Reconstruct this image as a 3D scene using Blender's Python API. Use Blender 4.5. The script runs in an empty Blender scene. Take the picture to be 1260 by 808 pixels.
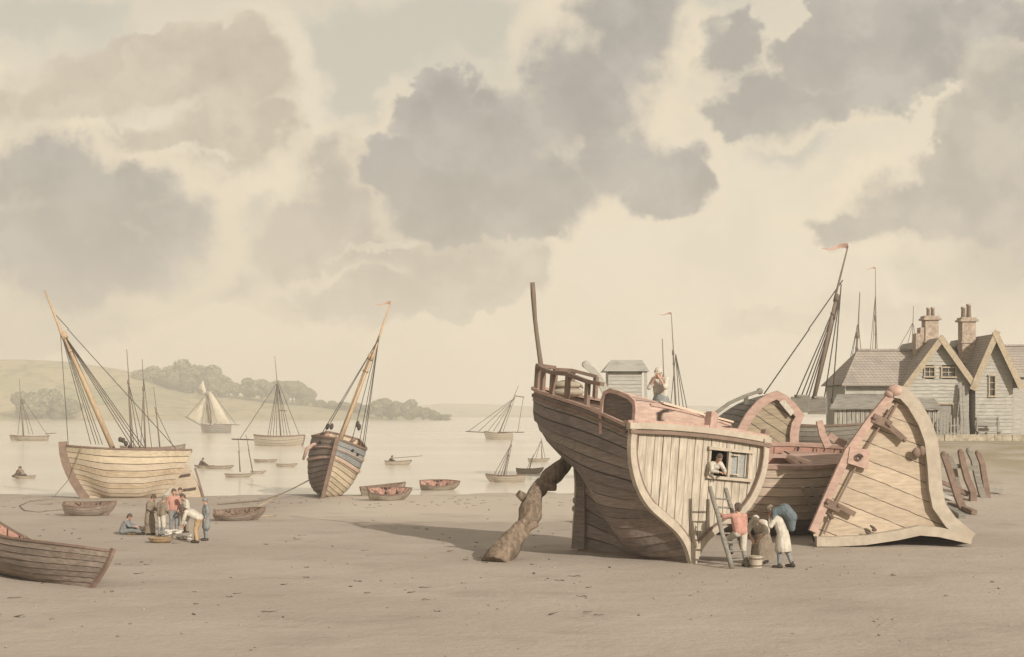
import bpy, math, random
from mathutils import Vector, Matrix, Euler, noise as mnoise
R = math.radians
random.seed(11)
SC = bpy.context.scene
COL = SC.collection
F = 1700.0; H = 4.9; HY = 508.0           # focal length in photo pixels, eye height, horizon row
WATER = -0.5

def sm(t):
    t = max(0.0, min(1.0, t)); return t*t*(3-2*t)
def lerp(a, b, t): return a+(b-a)*t
def interp(tab, x):
    if x <= tab[0][0]: return tab[0][1]
    for (a, p), (b, q) in zip(tab, tab[1:]):
        if x <= b:
            return p+(q-p)*(x-a)/(b-a)
    return tab[-1][1]
def cinterp(tab, x):
    # smooth monotone-ish interpolation
    n = len(tab)
    if x <= tab[0][0]: return tab[0][1]
    if x >= tab[-1][0]: return tab[-1][1]
    for i in range(n-1):
        if x <= tab[i+1][0]:
            x0, y0 = tab[i]; x1, y1 = tab[i+1]
            m0 = (y1-tab[i-1][1])/(x1-tab[i-1][0]) if i > 0 else (y1-y0)/(x1-x0)
            m1 = (tab[i+2][1]-y0)/(tab[i+2][0]-x0) if i+2 < n else (y1-y0)/(x1-x0)
            h = x1-x0; t = (x-x0)/h
            return (2*t**3-3*t**2+1)*y0+(t**3-2*t**2+t)*h*m0+(-2*t**3+3*t**2)*y1+(t**3-t**2)*h*m1

# ---------------------------------------------------------------- ground
def ground_z(x, y):
    s = -0.010*(y-45) if y > 45 else -0.006*(y-45)
    sh = 92+3.5*math.sin(x*0.11+1.0)+2.0*math.sin(x*0.31)
    if y > 86: s -= 0.09*max(0, y-sh)*sm((y-86)/10)
    s = max(s, -6.0)
    up = sm((y-60)/31)*sm((x-6.0)/5.0)*(1-sm((y-118)/14))
    return s*(1-up)+up*3.05
def ray(px, py, Y):
    return Vector(((px-630)/F*Y, Y, H-(py-HY)/F*Y))
def hit(px, py):
    Y = 20.0
    while Y < 400:
        p = ray(px, py, Y)
        if p.z <= ground_z(p.x, p.y): break
        Y += 0.1
    return Vector((p.x, p.y, ground_z(p.x, p.y)))
def whit(px, py):
    Y = (H-WATER)*F/(py-HY)
    return Vector(((px-630)/F*Y, Y, WATER))

# ---------------------------------------------------------------- mesh builder
class MB:
    def __init__(s): s.v = []; s.f = []; s.m = []; s.s = []
    def face(s, idx, m=0, smooth=False):
        s.f.append(tuple(idx)); s.m.append(m); s.s.append(smooth)
    def pt(s, p): s.v.append(Vector(p)); return len(s.v)-1
    def quad(s, a, b, c, d, m=0): s.face([s.pt(a), s.pt(b), s.pt(c), s.pt(d)], m)
    def poly(s, pts, m=0): s.face([s.pt(p) for p in pts], m)
    def grid(s, rows, m=0, smooth=True, flip=False):
        ids = [[s.pt(p) for p in r] for r in rows]
        for a, b in zip(ids, ids[1:]):
            for i in range(len(a)-1):
                q = [a[i], a[i+1], b[i+1], b[i]]
                s.face(q[::-1] if flip else q, m, smooth)
    def box(s, c, size, rot=None, m=0, jit=0.0):
        c = Vector(c); hx, hy, hz = [k/2 for k in size]
        M = Euler(rot).to_matrix() if rot is not None else Matrix.Identity(3)
        ids = []
        for x in (-hx, hx):
            for y in (-hy, hy):
                for z in (-hz, hz):
                    p = M @ Vector((x, y, z))+c
                    if jit: p += Vector((random.uniform(-jit, jit), random.uniform(-jit, jit), random.uniform(-jit, jit)))
                    ids.append(s.pt(p))
        for q in ((0, 1, 3, 2), (4, 6, 7, 5), (0, 4, 5, 1), (2, 3, 7, 6), (0, 2, 6, 4), (1, 5, 7, 3)):
            s.face([ids[i] for i in q], m)
    def path(s, pts, w, h, up=(0, 0, 1), m=0, taper=None, smooth=False):
        """rectangular section swept along pts; w sideways, h along up"""
        pts = [Vector(p) for p in pts]; up = Vector(up); n = len(pts); rings = []
        for i, p in enumerate(pts):
            t = (pts[min(i+1, n-1)]-pts[max(i-1, 0)]).normalized()
            sd = t.cross(up)
            if sd.length < 1e-4: sd = t.cross(Vector((0.3, 1, 0.1)))
            sd.normalize(); u = sd.cross(t).normalized()
            k = 1 if taper is None else lerp(taper[0], taper[1], i/max(1, n-1))
            rings.append([s.pt(p+sd*a*w/2*k+u*b*h/2*k) for a, b in ((-1, -1), (1, -1), (1, 1), (-1, 1))])
        for a, b in zip(rings, rings[1:]):
            for i in range(4):
                j = (i+1) % 4; s.face([a[i], a[j], b[j], b[i]], m, smooth)
        s.face(rings[0][::-1], m); s.face(rings[-1], m)
    def tube(s, pts, rad, n=8, m=0, wob=0.0, cap=True):
        pts = [Vector(p) for p in pts]; k = len(pts)
        if not isinstance(rad, (list, tuple)): rad = [rad]*k
        ref = Vector((0.31, 0.17, 0.93)); rings = []
        for i, p in enumerate(pts):
            t = (pts[min(i+1, k-1)]-pts[max(i-1, 0)]).normalized()
            a = t.cross(ref)
            if a.length < 0.05: a = t.cross(Vector((1, 0, 0)))
            a.normalize(); b = t.cross(a).normalized(); ring = []
            for j in range(n):
                th = 2*math.pi*j/n; r = rad[i]
                if wob: r *= 1+wob*mnoise.noise(p*1.7+Vector((math.cos(th), math.sin(th), 0))*1.3)
                ring.append(s.pt(p+a*math.cos(th)*r+b*math.sin(th)*r))
            rings.append(ring)
        for a, b in zip(rings, rings[1:]):
            for i in range(n):
                j = (i+1) % n; s.face([a[i], a[j], b[j], b[i]], m, True)
        if cap: s.face(rings[0][::-1], m); s.face(rings[-1], m)
    def ell(s, c, r, rot=None, n=10, k=7, m=0):
        c = Vector(c); M = Euler(rot).to_matrix() if rot is not None else Matrix.Identity(3); rows = []
        for i in range(k+1):
            ph = math.pi*i/k
            rows.append([c+M @ Vector((r[0]*math.sin(ph)*math.cos(2*math.pi*j/n), r[1]*math.sin(ph)*math.sin(2*math.pi*j/n), r[2]*math.cos(ph))) for j in range(n+1)])
        s.grid(rows, m)
    def cap(s, a, b, ra, rb, n=10, m=0):
        """tapered capsule"""
        a = Vector(a); b = Vector(b); d = b-a; L = d.length
        if L < 1e-5: s.ell(a, (ra, ra, ra), m=m); return
        t = d/L; pts = []; rad = []
        for i in range(4):
            th = math.pi/2*i/4; pts.append(a-t*ra*math.cos(th)); rad.append(max(0.0015, ra*math.sin(th)))
        pts.append(a); rad.append(ra); pts.append((a+b)/2); rad.append((ra+rb)/2); pts.append(b); rad.append(rb)
        for i in range(1, 5):
            th = math.pi/2*i/4; pts.append(b+t*rb*math.sin(th)); rad.append(max(0.0015, rb*math.cos(th)))
        s.tube(pts, rad, n, m)
    def prism(s, outline, d, m=0, m_side=None):
        """flat outline (3D points) extruded by vector d"""
        d = Vector(d); a = [s.pt(p) for p in outline]; b = [s.pt(Vector(p)+d) for p in outline]; n = len(a)
        s.face(a[::-1], m); s.face(b, m)
        for i in range(n):
            j = (i+1) % n; s.face([a[i], a[j], b[j], b[i]], m if m_side is None else m_side)
    def mesh(s, name, mats):
        me = bpy.data.meshes.new(name)
        me.from_pydata([tuple(v) for v in s.v], [], s.f)
        for mt in (mats if isinstance(mats, (list, tuple)) else [mats]): me.materials.append(mt)
        me.polygons.foreach_set('material_index', s.m); me.polygons.foreach_set('use_smooth', s.s)
        me.validate(); me.update(); return me
    def build(s, name, mats, parent=None):
        o = bpy.data.objects.new(name, s.mesh(name, mats)); COL.objects.link(o)
        if parent is not None: o.parent = parent
        return o

def tag(o, label, cat, group=None, kind=None):
    if label: o['label'] = label
    if cat: o['category'] = cat
    if group: o['group'] = group
    if kind: o['kind'] = kind
    return o
def thing(name, label, cat, loc=(0, 0, 0), rot=(0, 0, 0), group=None):
    o = bpy.data.objects.new(name, None); COL.objects.link(o)
    o.location = loc; o.rotation_euler = rot; o.empty_display_size = 0.3
    return tag(o, label, cat, group)
def structure(name, mb, mat): return tag(mb.build(name, mat), None, None, kind='structure')
def world_mb(root):
    """matrix from world to the local frame of a thing"""
    M = Matrix.Translation(root.location) @ root.rotation_euler.to_matrix().to_4x4()
    return M.inverted()
def copy_thing(root, loc, rot, label, group=None, scale=None):
    r = root.copy(); COL.objects.link(r); r.location = loc; r.rotation_euler = rot; r['label'] = label
    if scale: r.scale = scale
    if group: r['group'] = group
    for ch in list(root.children):
        c = ch.copy(); COL.objects.link(c); c.parent = r
        for g in ch.children:
            d = g.copy(); COL.objects.link(d); d.parent = c
    return r

# ---------------------------------------------------------------- materials
def srgb(r, g, b):
    f = lambda c: (c/255/12.92) if c/255 <= 0.04045 else ((c/255+0.055)/1.055)**2.4
    return (f(r), f(g), f(b))
class NT:
    def __init__(s, tree): s.t = tree; s.n = tree.nodes; s.l = tree.links
    def new(s, typ, **kw):
        nd = s.n.new(typ)
        for k, v in kw.items():
            if hasattr(nd, k): setattr(nd, k, v)
        return nd
    def set(s, sock, v):
        if hasattr(v, 'is_output') or isinstance(v, bpy.types.NodeSocket): s.l.new(v, sock)
        else: sock.default_value = v
    def math(s, op, a, b=0.0, c=None, clamp=False):
        nd = s.n.new('ShaderNodeMath'); nd.operation = op; nd.use_clamp = clamp
        s.set(nd.inputs[0], a); s.set(nd.inputs[1], b)
        if c is not None: s.set(nd.inputs[2], c)
        return nd.outputs[0]
    def vec(s, op, a, b=(0, 0, 0), out=0):
        nd = s.n.new('ShaderNodeVectorMath'); nd.operation = op
        s.set(nd.inputs[0], a)
        if b is not None:
            if op == 'SCALE': s.set(nd.inputs[3], b)
            else: s.set(nd.inputs[1], b)
        return nd.outputs['Value'] if op in ('LENGTH', 'DOT_PRODUCT', 'DISTANCE') else nd.outputs[0]
    def noise(s, vec, scale, detail=4, rough=0.55, out='Fac'):
        nd = s.n.new('ShaderNodeTexNoise'); nd.inputs['Scale'].default_value = scale
        nd.inputs['Detail'].default_value = detail; nd.inputs['Roughness'].default_value = rough
        if vec is not None: s.l.new(vec, nd.inputs['Vector'])
        return nd.outputs[out]
    def mix(s, fac, a, b, blend='MIX'):
        nd = s.n.new('ShaderNodeMix'); nd.data_type = 'RGBA'; nd.blend_type = blend
        s.set(nd.inputs[0], fac)
        for k, v in ((6, a), (7, b)):
            if isinstance(v, tuple): v = (*v[:3], 1.0)
            s.set(nd.inputs[k], v)
        return nd.outputs[2]
    def smooth(s, x, a, b, lo=0.0, hi=1.0):
        nd = s.n.new('ShaderNodeMapRange'); nd.interpolation_type = 'SMOOTHSTEP'
        s.set(nd.inputs[0], x); s.set(nd.inputs[1], a); s.set(nd.inputs[2], b)
        nd.inputs[3].default_value = lo; nd.inputs[4].default_value = hi
        return nd.outputs[0]
def new_mat(name):
    m = bpy.data.materials.new(name); m.use_nodes = True
    nt = NT(m.node_tree); b = m.node_tree.nodes['Principled BSDF']
    return m, nt, b
def obj_coord(nt): return nt.new('ShaderNodeTexCoord').outputs['Object']
def scaled(nt, v, s):
    mp = nt.new('ShaderNodeMapping'); nt.l.new(v, mp.inputs['Vector']); mp.inputs['Scale'].default_value = s
    return mp.outputs[0]
def wood(name, c, grain=(0.35, 3, 3), var=0.35, seam=None, rough=0.85, stain=None, bump=0.25):
    """weathered timber: grain, blotches, optional plank seams seam=(axis vector, plank width, gap)"""
    m, nt, b = new_mat(name)
    co = obj_coord(nt)
    g = nt.noise(scaled(nt, co, grain), 4.0, 5, 0.6)
    big = nt.noise(co, 0.8, 3, 0.6)
    fine = nt.noise(co, 14, 3, 0.7)
    lo = tuple(k*(1-var) for k in c); hi = tuple(min(1, k*(1+var*0.55)) for k in c)
    col = nt.mix(nt.smooth(g, 0.3, 0.72), lo, hi)
    st = stain or tuple(k*0.55 for k in c)
    col = nt.mix(nt.smooth(big, 0.52, 0.78, 0, 0.6), col, st)
    col = nt.mix(nt.smooth(fine, 0.62, 0.75, 0, 0.35), col, tuple(k*0.45 for k in c))
    h = nt.math('ADD', nt.math('MULTIPLY', g, 0.6), nt.math('MULTIPLY', fine, 0.3))
    if seam:
        ax, wd, gap = seam
        wob = nt.math('MULTIPLY', nt.math('SUBTRACT', nt.noise(co, 1.6, 2), 0.5), wd*0.18)
        d = nt.math('ADD', nt.vec('DOT_PRODUCT', co, ax), wob)
        k = nt.math('FLOOR', nt.math('DIVIDE', d, wd))
        fr = nt.math('ABSOLUTE', nt.math('SUBTRACT', nt.math('FRACT', nt.math('DIVIDE', d, wd)), 0.5))
        ln = nt.smooth(fr, 0.5-gap/wd, 0.5-0.3*gap/wd)
        wn = nt.new('ShaderNodeTexWhiteNoise', noise_dimensions='1D'); nt.l.new(k, wn.inputs['W'])
        col = nt.mix(nt.math('MULTIPLY', wn.outputs['Value'], 0.32), col, tuple(q*0.55 for q in c))
        brk = nt.smooth(nt.noise(co, 2.2, 2), 0.3, 0.5, 0.45, 1.0)
        col = nt.mix(nt.math('MULTIPLY', ln, brk), col, (0.035, 0.024, 0.018))
        h = nt.math('SUBTRACT', h, nt.math('MULTIPLY', ln, 1.2))
    bp = nt.new('ShaderNodeBump'); bp.inputs['Strength'].default_value = bump; bp.inputs['Distance'].default_value = 0.03
    nt.l.new(h, bp.inputs['Height']); nt.l.new(bp.outputs[0], b.inputs['Normal'])
    nt.l.new(col, b.inputs['Base Color']); b.inputs['Roughness'].default_value = rough
    b.inputs['Specular IOR Level'].default_value = 0.25
    return m
def plain(name, c, rough=0.8, var=0.25, scale=9.0, metal=0.0, bump=0.15):
    m, nt, b = new_mat(name)
    co = obj_coord(nt); n = nt.noise(co, scale, 4, 0.6); n2 = nt.noise(co, scale*0.2, 3)
    col = nt.mix(nt.smooth(n, 0.3, 0.7), tuple(k*(1-var) for k in c), tuple(min(1, k*(1+var*0.5)) for k in c))
    col = nt.mix(nt.smooth(n2, 0.5, 0.75, 0, 0.4), col, tuple(k*0.6 for k in c))
    bp = nt.new('ShaderNodeBump'); bp.inputs['Strength'].default_value = bump; bp.inputs['Distance'].default_value = 0.02
    nt.l.new(n, bp.inputs['Height']); nt.l.new(bp.outputs[0], b.inputs['Normal'])
    nt.l.new(col, b.inputs['Base Color']); b.inputs['Roughness'].default_value = rough; b.inputs['Metallic'].default_value = metal
    b.inputs['Specular IOR Level'].default_value = 0.25
    return m

M = {}
VAR = {}
M['seam'] = plain('tarred_seam', (0.035, 0.026, 0.02), 0.7)
M['hulk'] = wood('dark_brown_hull_planks', (0.205, 0.164, 0.14), grain=(0.3, 3, 4), var=0.28, stain=(0.12, 0.098, 0.086))
M['hulk2'] = wood('tarred_hull_planks', (0.15, 0.117, 0.097), grain=(0.3, 3, 4))
M['tan'] = wood('pale_tan_planks', (0.40, 0.305, 0.205), grain=(0.3, 3, 4), var=0.22, stain=(0.27, 0.2, 0.135))
M['tanv'] = wood('pale_tan_upright_planks', (0.435, 0.375, 0.298), grain=(3, 3, 0.35), var=0.3, stain=(0.26, 0.205, 0.155))
M['trim'] = wood('pale_worn_trim', (0.405, 0.345, 0.27), grain=(0.8, 0.8, 0.8), var=0.14, stain=(0.29,0.235,0.18))
M['trimd'] = wood('brown_worn_trim', (0.20, 0.138, 0.105), grain=(0.8, 0.8, 0.8), var=0.22)
M['pink'] = wood('faded_red_timber', (0.42, 0.285, 0.23), grain=(0.6, 1.5, 1.5), var=0.2, stain=(0.31,0.19,0.15))
M['palepink'] = wood('pale_pinkish_planks', (0.56, 0.44, 0.34), grain=(0.3, 3, 4), var=0.15, stain=(0.38,0.27,0.21))
M['pinkboards'] = wood('faded_red_boards', (0.44, 0.315, 0.255), grain=(3, 0.5, 3), var=0.2, seam=((1, 0, 0), 0.34, 0.03))
M['pinkdeck'] = wood('faded_red_deck', (0.44, 0.30, 0.235), grain=(0.4, 4, 4), var=0.2, seam=((0, 1, 0), 0.24, 0.03))
M['cream'] = wood('cream_painted_planks', (0.50, 0.41, 0.29), grain=(0.3, 3, 4), var=0.18, stain=(0.33, 0.26, 0.18))
M['ochre'] = wood('ochre_planks', (0.45, 0.37, 0.275), grain=(0.3, 3, 4), var=0.18, stain=(0.33, 0.26, 0.19))
M['bluegrey'] = wood('blue_grey_painted_planks', (0.275, 0.275, 0.258), grain=(0.3, 3, 4), var=0.2)
M['greywood'] = wood('silvered_planks', (0.225, 0.205, 0.17), grain=(0.3, 3, 4), var=0.25)
M['brownboat'] = wood('brown_rowboat_planks', (0.24, 0.19, 0.152), grain=(0.3, 3, 4), var=0.3)
M['palegrey'] = wood('pale_grey_boat_planks', (0.33, 0.28, 0.215), grain=(0.3, 3, 4), var=0.2)
M['inside'] = wood('boat_lining', (0.24, 0.17, 0.125), grain=(0.4, 4, 4), var=0.3, seam=((0, 1, 0), 0.2, 0.02))
M['insidepink'] = wood('red_boat_lining', (0.45, 0.26, 0.20), grain=(0.4, 4, 4), var=0.3, seam=((0, 1, 0), 0.2, 0.02))
M['mast'] = wood('spruce_mast', (0.42, 0.305, 0.195), grain=(3, 3, 0.3), var=0.2)
M['mastd'] = wood('dark_mast', (0.17, 0.13, 0.1), grain=(3, 3, 0.3), var=0.2)
M['rope'] = plain('tarred_rope', (0.075, 0.06, 0.05), 0.9)
M['ropel'] = plain('hemp_rope', (0.2, 0.155, 0.11), 0.9)
M['sail'] = plain('canvas_sail', (0.44, 0.39, 0.31), 0.9, 0.12, 1.5)
M['iron'] = plain('rusty_iron', (0.11, 0.075, 0.06), 0.7, 0.4)
M['log'] = wood('gnarled_log_bark', (0.20, 0.148, 0.105), grain=(2, 2, 0.6), var=0.5, bump=0.8, stain=(0.09, 0.065, 0.05))
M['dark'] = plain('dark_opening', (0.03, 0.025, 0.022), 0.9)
M['clap'] = wood('grey_weatherboard', (0.385, 0.36, 0.31), grain=(0.4, 0.4, 5), var=0.3)
M['clapv'] = wood('grey_upright_boards', (0.36, 0.33, 0.28), grain=(4, 4, 0.4), var=0.3, seam=((1, 0, 0), 0.32, 0.05))
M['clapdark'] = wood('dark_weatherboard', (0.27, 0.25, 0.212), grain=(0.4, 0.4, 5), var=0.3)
M['greyhut'] = wood('pale_grey_hut_boards', (0.36, 0.34, 0.295), grain=(0.4, 0.4, 5), var=0.2)
M['barge'] = wood('pale_bargeboard', (0.38, 0.31, 0.22), grain=(2, 2, 2), var=0.2)
M['brick'] = plain('chimney_brick', (0.38, 0.30, 0.235), 0.9, 0.35, 5)
M['clay'] = plain('clay_pot', (0.37, 0.29, 0.23), 0.85, 0.2, 6)
M['flint'] = plain('rough_stone_wall', (0.36, 0.31, 0.23), 0.95, 0.35, 3, bump=0.6)
M['skin'] = plain('skin', (0.45, 0.27, 0.19), 0.6, 0.1)
M['eye'] = plain('dark_eye', (0.02, 0.015, 0.012), 0.3)
M['hair'] = plain('brown_hair', (0.07, 0.045, 0.03), 0.8, 0.4, 40)
M['white'] = plain('white_linen', (0.5, 0.455, 0.38), 0.9, 0.15)
M['red'] = plain('faded_red_cloth', (0.46, 0.245, 0.195), 0.9, 0.2)
M['blue'] = plain('slate_blue_cloth', (0.12, 0.148, 0.16), 0.9, 0.2)
M['greyblue'] = plain('grey_blue_cloth', (0.215, 0.217, 0.212), 0.9, 0.2)
M['drab'] = plain('drab_brown_cloth', (0.22, 0.175, 0.13), 0.9, 0.2)
M['tancloth'] = plain('tan_cloth', (0.4, 0.28, 0.16), 0.9, 0.2)
M['umber'] = plain('dark_umber_cloth', (0.10, 0.075, 0.06), 0.9, 0.2)
M['leather'] = plain('dark_leather', (0.05, 0.037, 0.03), 0.6)
M['fish'] = plain('silver_fish', (0.5, 0.46, 0.4), 0.35, 0.3, 20)
M['wicker'] = plain('wicker', (0.3, 0.21, 0.12), 0.9, 0.4, 30, bump=0.8)

def roof_mat():
    m, nt, b = new_mat('old_tile_roof')
    co = obj_coord(nt)
    br = nt.new('ShaderNodeTexBrick'); nt.l.new(scaled(nt, co, (1, 1, 1)), br.inputs['Vector'])
    sep = nt.new('ShaderNodeSeparateXYZ'); nt.l.new(co, sep.inputs[0])
    cmb = nt.new('ShaderNodeCombineXYZ'); nt.l.new(nt.math('ADD', sep.outputs[0], sep.outputs[1]), cmb.inputs[0]); nt.l.new(sep.outputs[2], cmb.inputs[1])
    nt.l.new(cmb.outputs[0], br.inputs['Vector'])
    br.inputs['Scale'].default_value = 1.0; br.inputs['Brick Width'].default_value = 0.3; br.inputs['Row Height'].default_value = 0.2
    br.inputs['Mortar Size'].default_value = 0.016; br.offset = 0.5
    br.inputs['Color1'].default_value = (0.31, 0.265, 0.225, 1); br.inputs['Color2'].default_value = (0.37, 0.315, 0.262, 1); br.inputs['Mortar'].default_value = (0.15, 0.125, 0.105, 1)
    big = nt.noise(co, 0.6, 4)
    col = nt.mix(nt.smooth(big, 0.45, 0.7, 0, 0.6), br.outputs['Color'], (0.20, 0.18, 0.155))
    nt.l.new(col, b.inputs['Base Color']); b.inputs['Roughness'].default_value = 0.9
    bp = nt.new('ShaderNodeBump'); bp.inputs['Strength'].default_value = 0.6; bp.inputs['Distance'].default_value = 0.03
    nt.l.new(br.outputs['Fac'], bp.inputs['Height']); bp.invert = True; nt.l.new(bp.outputs[0], b.inputs['Normal'])
    return m
M['roof'] = roof_mat()

def sand_mat():
    m, nt, b = new_mat('tidal_sand')
    co = nt.new('ShaderNodeNewGeometry').outputs['Position']
    n1 = nt.noise(co, 0.09, 5, 0.6); n2 = nt.noise(scaled(nt, co, (0.7, 1.0, 1)), 0.42, 5, 0.65); n3 = nt.noise(co, 5.0, 5, 0.7); n4 = nt.noise(co, 45.0, 3, 0.6)
    col = nt.mix(nt.smooth(n1, 0.35, 0.68), (0.35, 0.295, 0.243), (0.41, 0.352, 0.295))
    col = nt.mix(nt.smooth(n2, 0.5, 0.72, 0, 0.6), col, (0.285, 0.238, 0.196))
    col = nt.mix(nt.smooth(n3, 0.52, 0.74, 0, 0.4), col, (0.3, 0.245, 0.195))
    col = nt.mix(nt.smooth(n4, 0.6, 0.75, 0, 0.35), col, (0.46, 0.38, 0.28))
    # damp margin, and above it a sunlit strip painted paler into the sand
    sep = nt.new('ShaderNodeSeparateXYZ'); nt.l.new(co, sep.inputs[0])
    zz = nt.math('ADD', sep.outputs[2], nt.math('MULTIPLY', nt.math('SUBTRACT', n2, 0.5), 0.12))
    pale = nt.math('MULTIPLY', nt.smooth(zz, -0.18, -0.27), nt.smooth(sep.outputs[0], -14.0, -8.0))
    col = nt.mix(nt.math('MULTIPLY', pale, 0.75), col, (0.50, 0.43, 0.35))
    col = nt.mix(nt.smooth(zz, -0.42, -0.52, 0, 0.6), col, (0.2, 0.155, 0.115))
    # turf and dirt on the bank
    up = nt.smooth(zz, 0.9, 2.4)
    col = nt.mix(nt.math('MULTIPLY', up, nt.smooth(n2, 0.35, 0.6, 0.2, 0.8)), col, (0.25, 0.205, 0.125))
    nt.l.new(col, b.inputs['Base Color'])
    wet = nt.smooth(zz, -0.4, -0.5)
    nt.l.new(nt.math('SUBTRACT', 0.92, nt.math('MULTIPLY', wet, 0.5)), b.inputs['Roughness'])
    b.inputs['Specular IOR Level'].default_value = 0.2
    hgt = nt.math('ADD', nt.math('MULTIPLY', n3, 0.7), nt.math('ADD', nt.math('MULTIPLY', n2, 2.0), nt.math('MULTIPLY', n4, 0.12)))
    bp = nt.new('ShaderNodeBump'); bp.inputs['Strength'].default_value = 0.5; bp.inputs['Distance'].default_value = 0.13
    nt.l.new(hgt, bp.inputs['Height']); nt.l.new(bp.outputs[0], b.inputs['Normal'])
    return m
M['sand'] = sand_mat()

def water_mat():
    m, nt, b = new_mat('estuary_water')
    co = nt.new('ShaderNodeNewGeometry').outputs['Position']
    n1 = nt.math('ADD', nt.noise(scaled(nt, co, (0.3, 1.0, 1)), 1.4, 3, 0.6), nt.math('MULTIPLY', nt.noise(scaled(nt, co, (0.25, 1, 1)), 0.22, 2), 1.6)); n2 = nt.noise(scaled(nt, co, (0.4, 1, 1)), 0.02, 3)
    b.inputs['Base Color'].default_value = (0.30, 0.24, 0.165, 1)
    nt.l.new(nt.mix(nt.smooth(n2, 0.4, 0.65), (0.60, 0.545, 0.45), (0.67, 0.61, 0.51)), b.inputs['Base Color'])
    b.inputs['Roughness'].default_value = 0.16; b.inputs['IOR'].default_value = 1.33
    bp = nt.new('ShaderNodeBump'); bp.inputs['Strength'].default_value = 0.4; bp.inputs['Distance'].default_value = 0.10
    nt.l.new(n1, bp.inputs['Height']); nt.l.new(bp.outputs[0], b.inputs['Normal'])
    return m
M['water'] = water_mat()

def land_mat(name, ca, cb, cc, sc):
    m, nt, b = new_mat(name)
    co = nt.new('ShaderNodeNewGeometry').outputs['Position']
    n1 = nt.noise(scaled(nt, co, (1, 0.5, 2)), sc, 5, 0.6); n2 = nt.noise(co, sc*6, 4, 0.65)
    col = nt.mix(nt.smooth(n1, 0.4, 0.62), ca, cb)
    col = nt.mix(nt.smooth(n2, 0.52, 0.7, 0, 0.7), col, cc)
    vo = nt.new('ShaderNodeTexVoronoi', feature='DISTANCE_TO_EDGE'); nt.l.new(nt.vec('ADD', scaled(nt, co, (1, .45, 0)), nt.vec('SCALE', nt.noise(co, 0.03, 2, .5, 'Color'), 30.0)), vo.inputs['Vector']); vo.inputs['Scale'].default_value = sc*1.6
    hedge = nt.math('MULTIPLY', nt.smooth(vo.outputs['Distance'], 0.05, 0.02, 0, 0.6), nt.smooth(n2, .4, .55, .3, 1))
    col = nt.mix(hedge, col, tuple(k*0.6 for k in cc))
    nt.l.new(col, b.inputs['Base Color']); b.inputs['Roughness'].default_value = 0.95; b.inputs['Specular IOR Level'].default_value = 0.1
    return m
M['hill'] = land_mat('pasture_hill', (0.27, 0.255, 0.15), (0.37, 0.31, 0.195), (0.17, 0.175, 0.105), 0.012)
M['farland'] = land_mat('distant_land', (0.30, 0.285, 0.215), (0.36, 0.33, 0.25), (0.24, 0.24, 0.19), 0.006)
def leaf_mat():
    m, nt, b = new_mat('tree_foliage')
    co = obj_coord(nt); n = nt.noise(co, 0.35, 3); n2 = nt.noise(co, 2.5, 2)
    col = nt.mix(nt.smooth(n, 0.35, 0.65), (0.125, 0.135, 0.08), (0.195, 0.2, 0.115))
    col = nt.mix(nt.smooth(n2, 0.5, 0.7, 0, 0.6), col, (0.15, 0.14, 0.07))
    nt.l.new(col, b.inputs['Base Color']); b.inputs['Roughness'].default_value = 0.8; b.inputs['Specular IOR Level'].default_value = 0.2
    return m
M['leaf'] = leaf_mat()
M['bark'] = plain('tree_bark', (0.1, 0.075, 0.055), 0.9)

# slightly different boards of the same timber, for alternate strakes
for k, c, g in (('hulk', (0.245, 0.196, 0.166), 1), ('hulk', (0.17, 0.136, 0.117), 2), ('hulk2', (0.18, 0.142, 0.118), 1), ('ochre', (0.43, 0.335, 0.23), 1), ('cream', (0.44, 0.36, 0.255), 1), ('brownboat', (0.205, 0.162, 0.13), 1), ('palegrey', (0.29, 0.245, 0.19), 1), ('palepink', (0.5, 0.39, 0.3), 1), ('bluegrey', (0.24, 0.242, 0.23), 1), ('greywood', (0.19, 0.172, 0.142), 1)):
    VAR.setdefault(k, []).append(wood(M[k].name+'_board', c, grain=(0.3, 3, 4), var=0.28))
# creases in cloth
for k in ('white', 'red', 'blue', 'greyblue', 'drab', 'tancloth', 'umber'):
    m = M[k]; n = NT(m.node_tree); b = m.node_tree.nodes['Principled BSDF']
    fold = n.noise(scaled(n, obj_coord(n), (9, 9, 2.5)), 1.6, 3, 0.6); bp = n.new('ShaderNodeBump'); bp.inputs['Strength'].default_value = 0.9; bp.inputs['Distance'].default_value = 0.06
    n.l.new(fold, bp.inputs['Height']); n.l.new(bp.outputs[0], b.inputs['Normal'])
# ---------------------------------------------------------------- camera, sun, sky
cam = bpy.data.cameras.new('camera'); cam_o = bpy.data.objects.new('camera', cam); COL.objects.link(cam_o)
cam_o.location = (0, 0, H); cam_o.rotation_euler = (R(90), 0, 0)
cam.sensor_width = 36; cam.lens = 36*F/1260; cam.shift_y = (HY-404)/1260; cam.clip_start = 0.5; cam.clip_end = 9000
SC.camera = cam_o
SUN_TO = Vector((0.56, -0.83, 0)).normalized(); ELEV = 25.0
sun_dir = Vector((SUN_TO.x*math.cos(R(ELEV)), SUN_TO.y*math.cos(R(ELEV)), math.sin(R(ELEV))))
sun = bpy.data.lights.new('sun', 'SUN'); sun.energy = 3.7; sun.angle = R(0.9); sun.color = (1.0, 0.94, 0.84)
sun_o = bpy.data.objects.new('sun', sun); COL.objects.link(sun_o); sun_o.location = (60, -40, 60)
sun_o.rotation_euler = sun_dir.to_track_quat('Z', 'Y').to_euler()
SC.view_settings.view_transform = 'Standard'; SC.view_settings.look = 'None'
SC.view_settings.exposure = 0.56; SC.view_settings.gamma = 1.0

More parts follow.
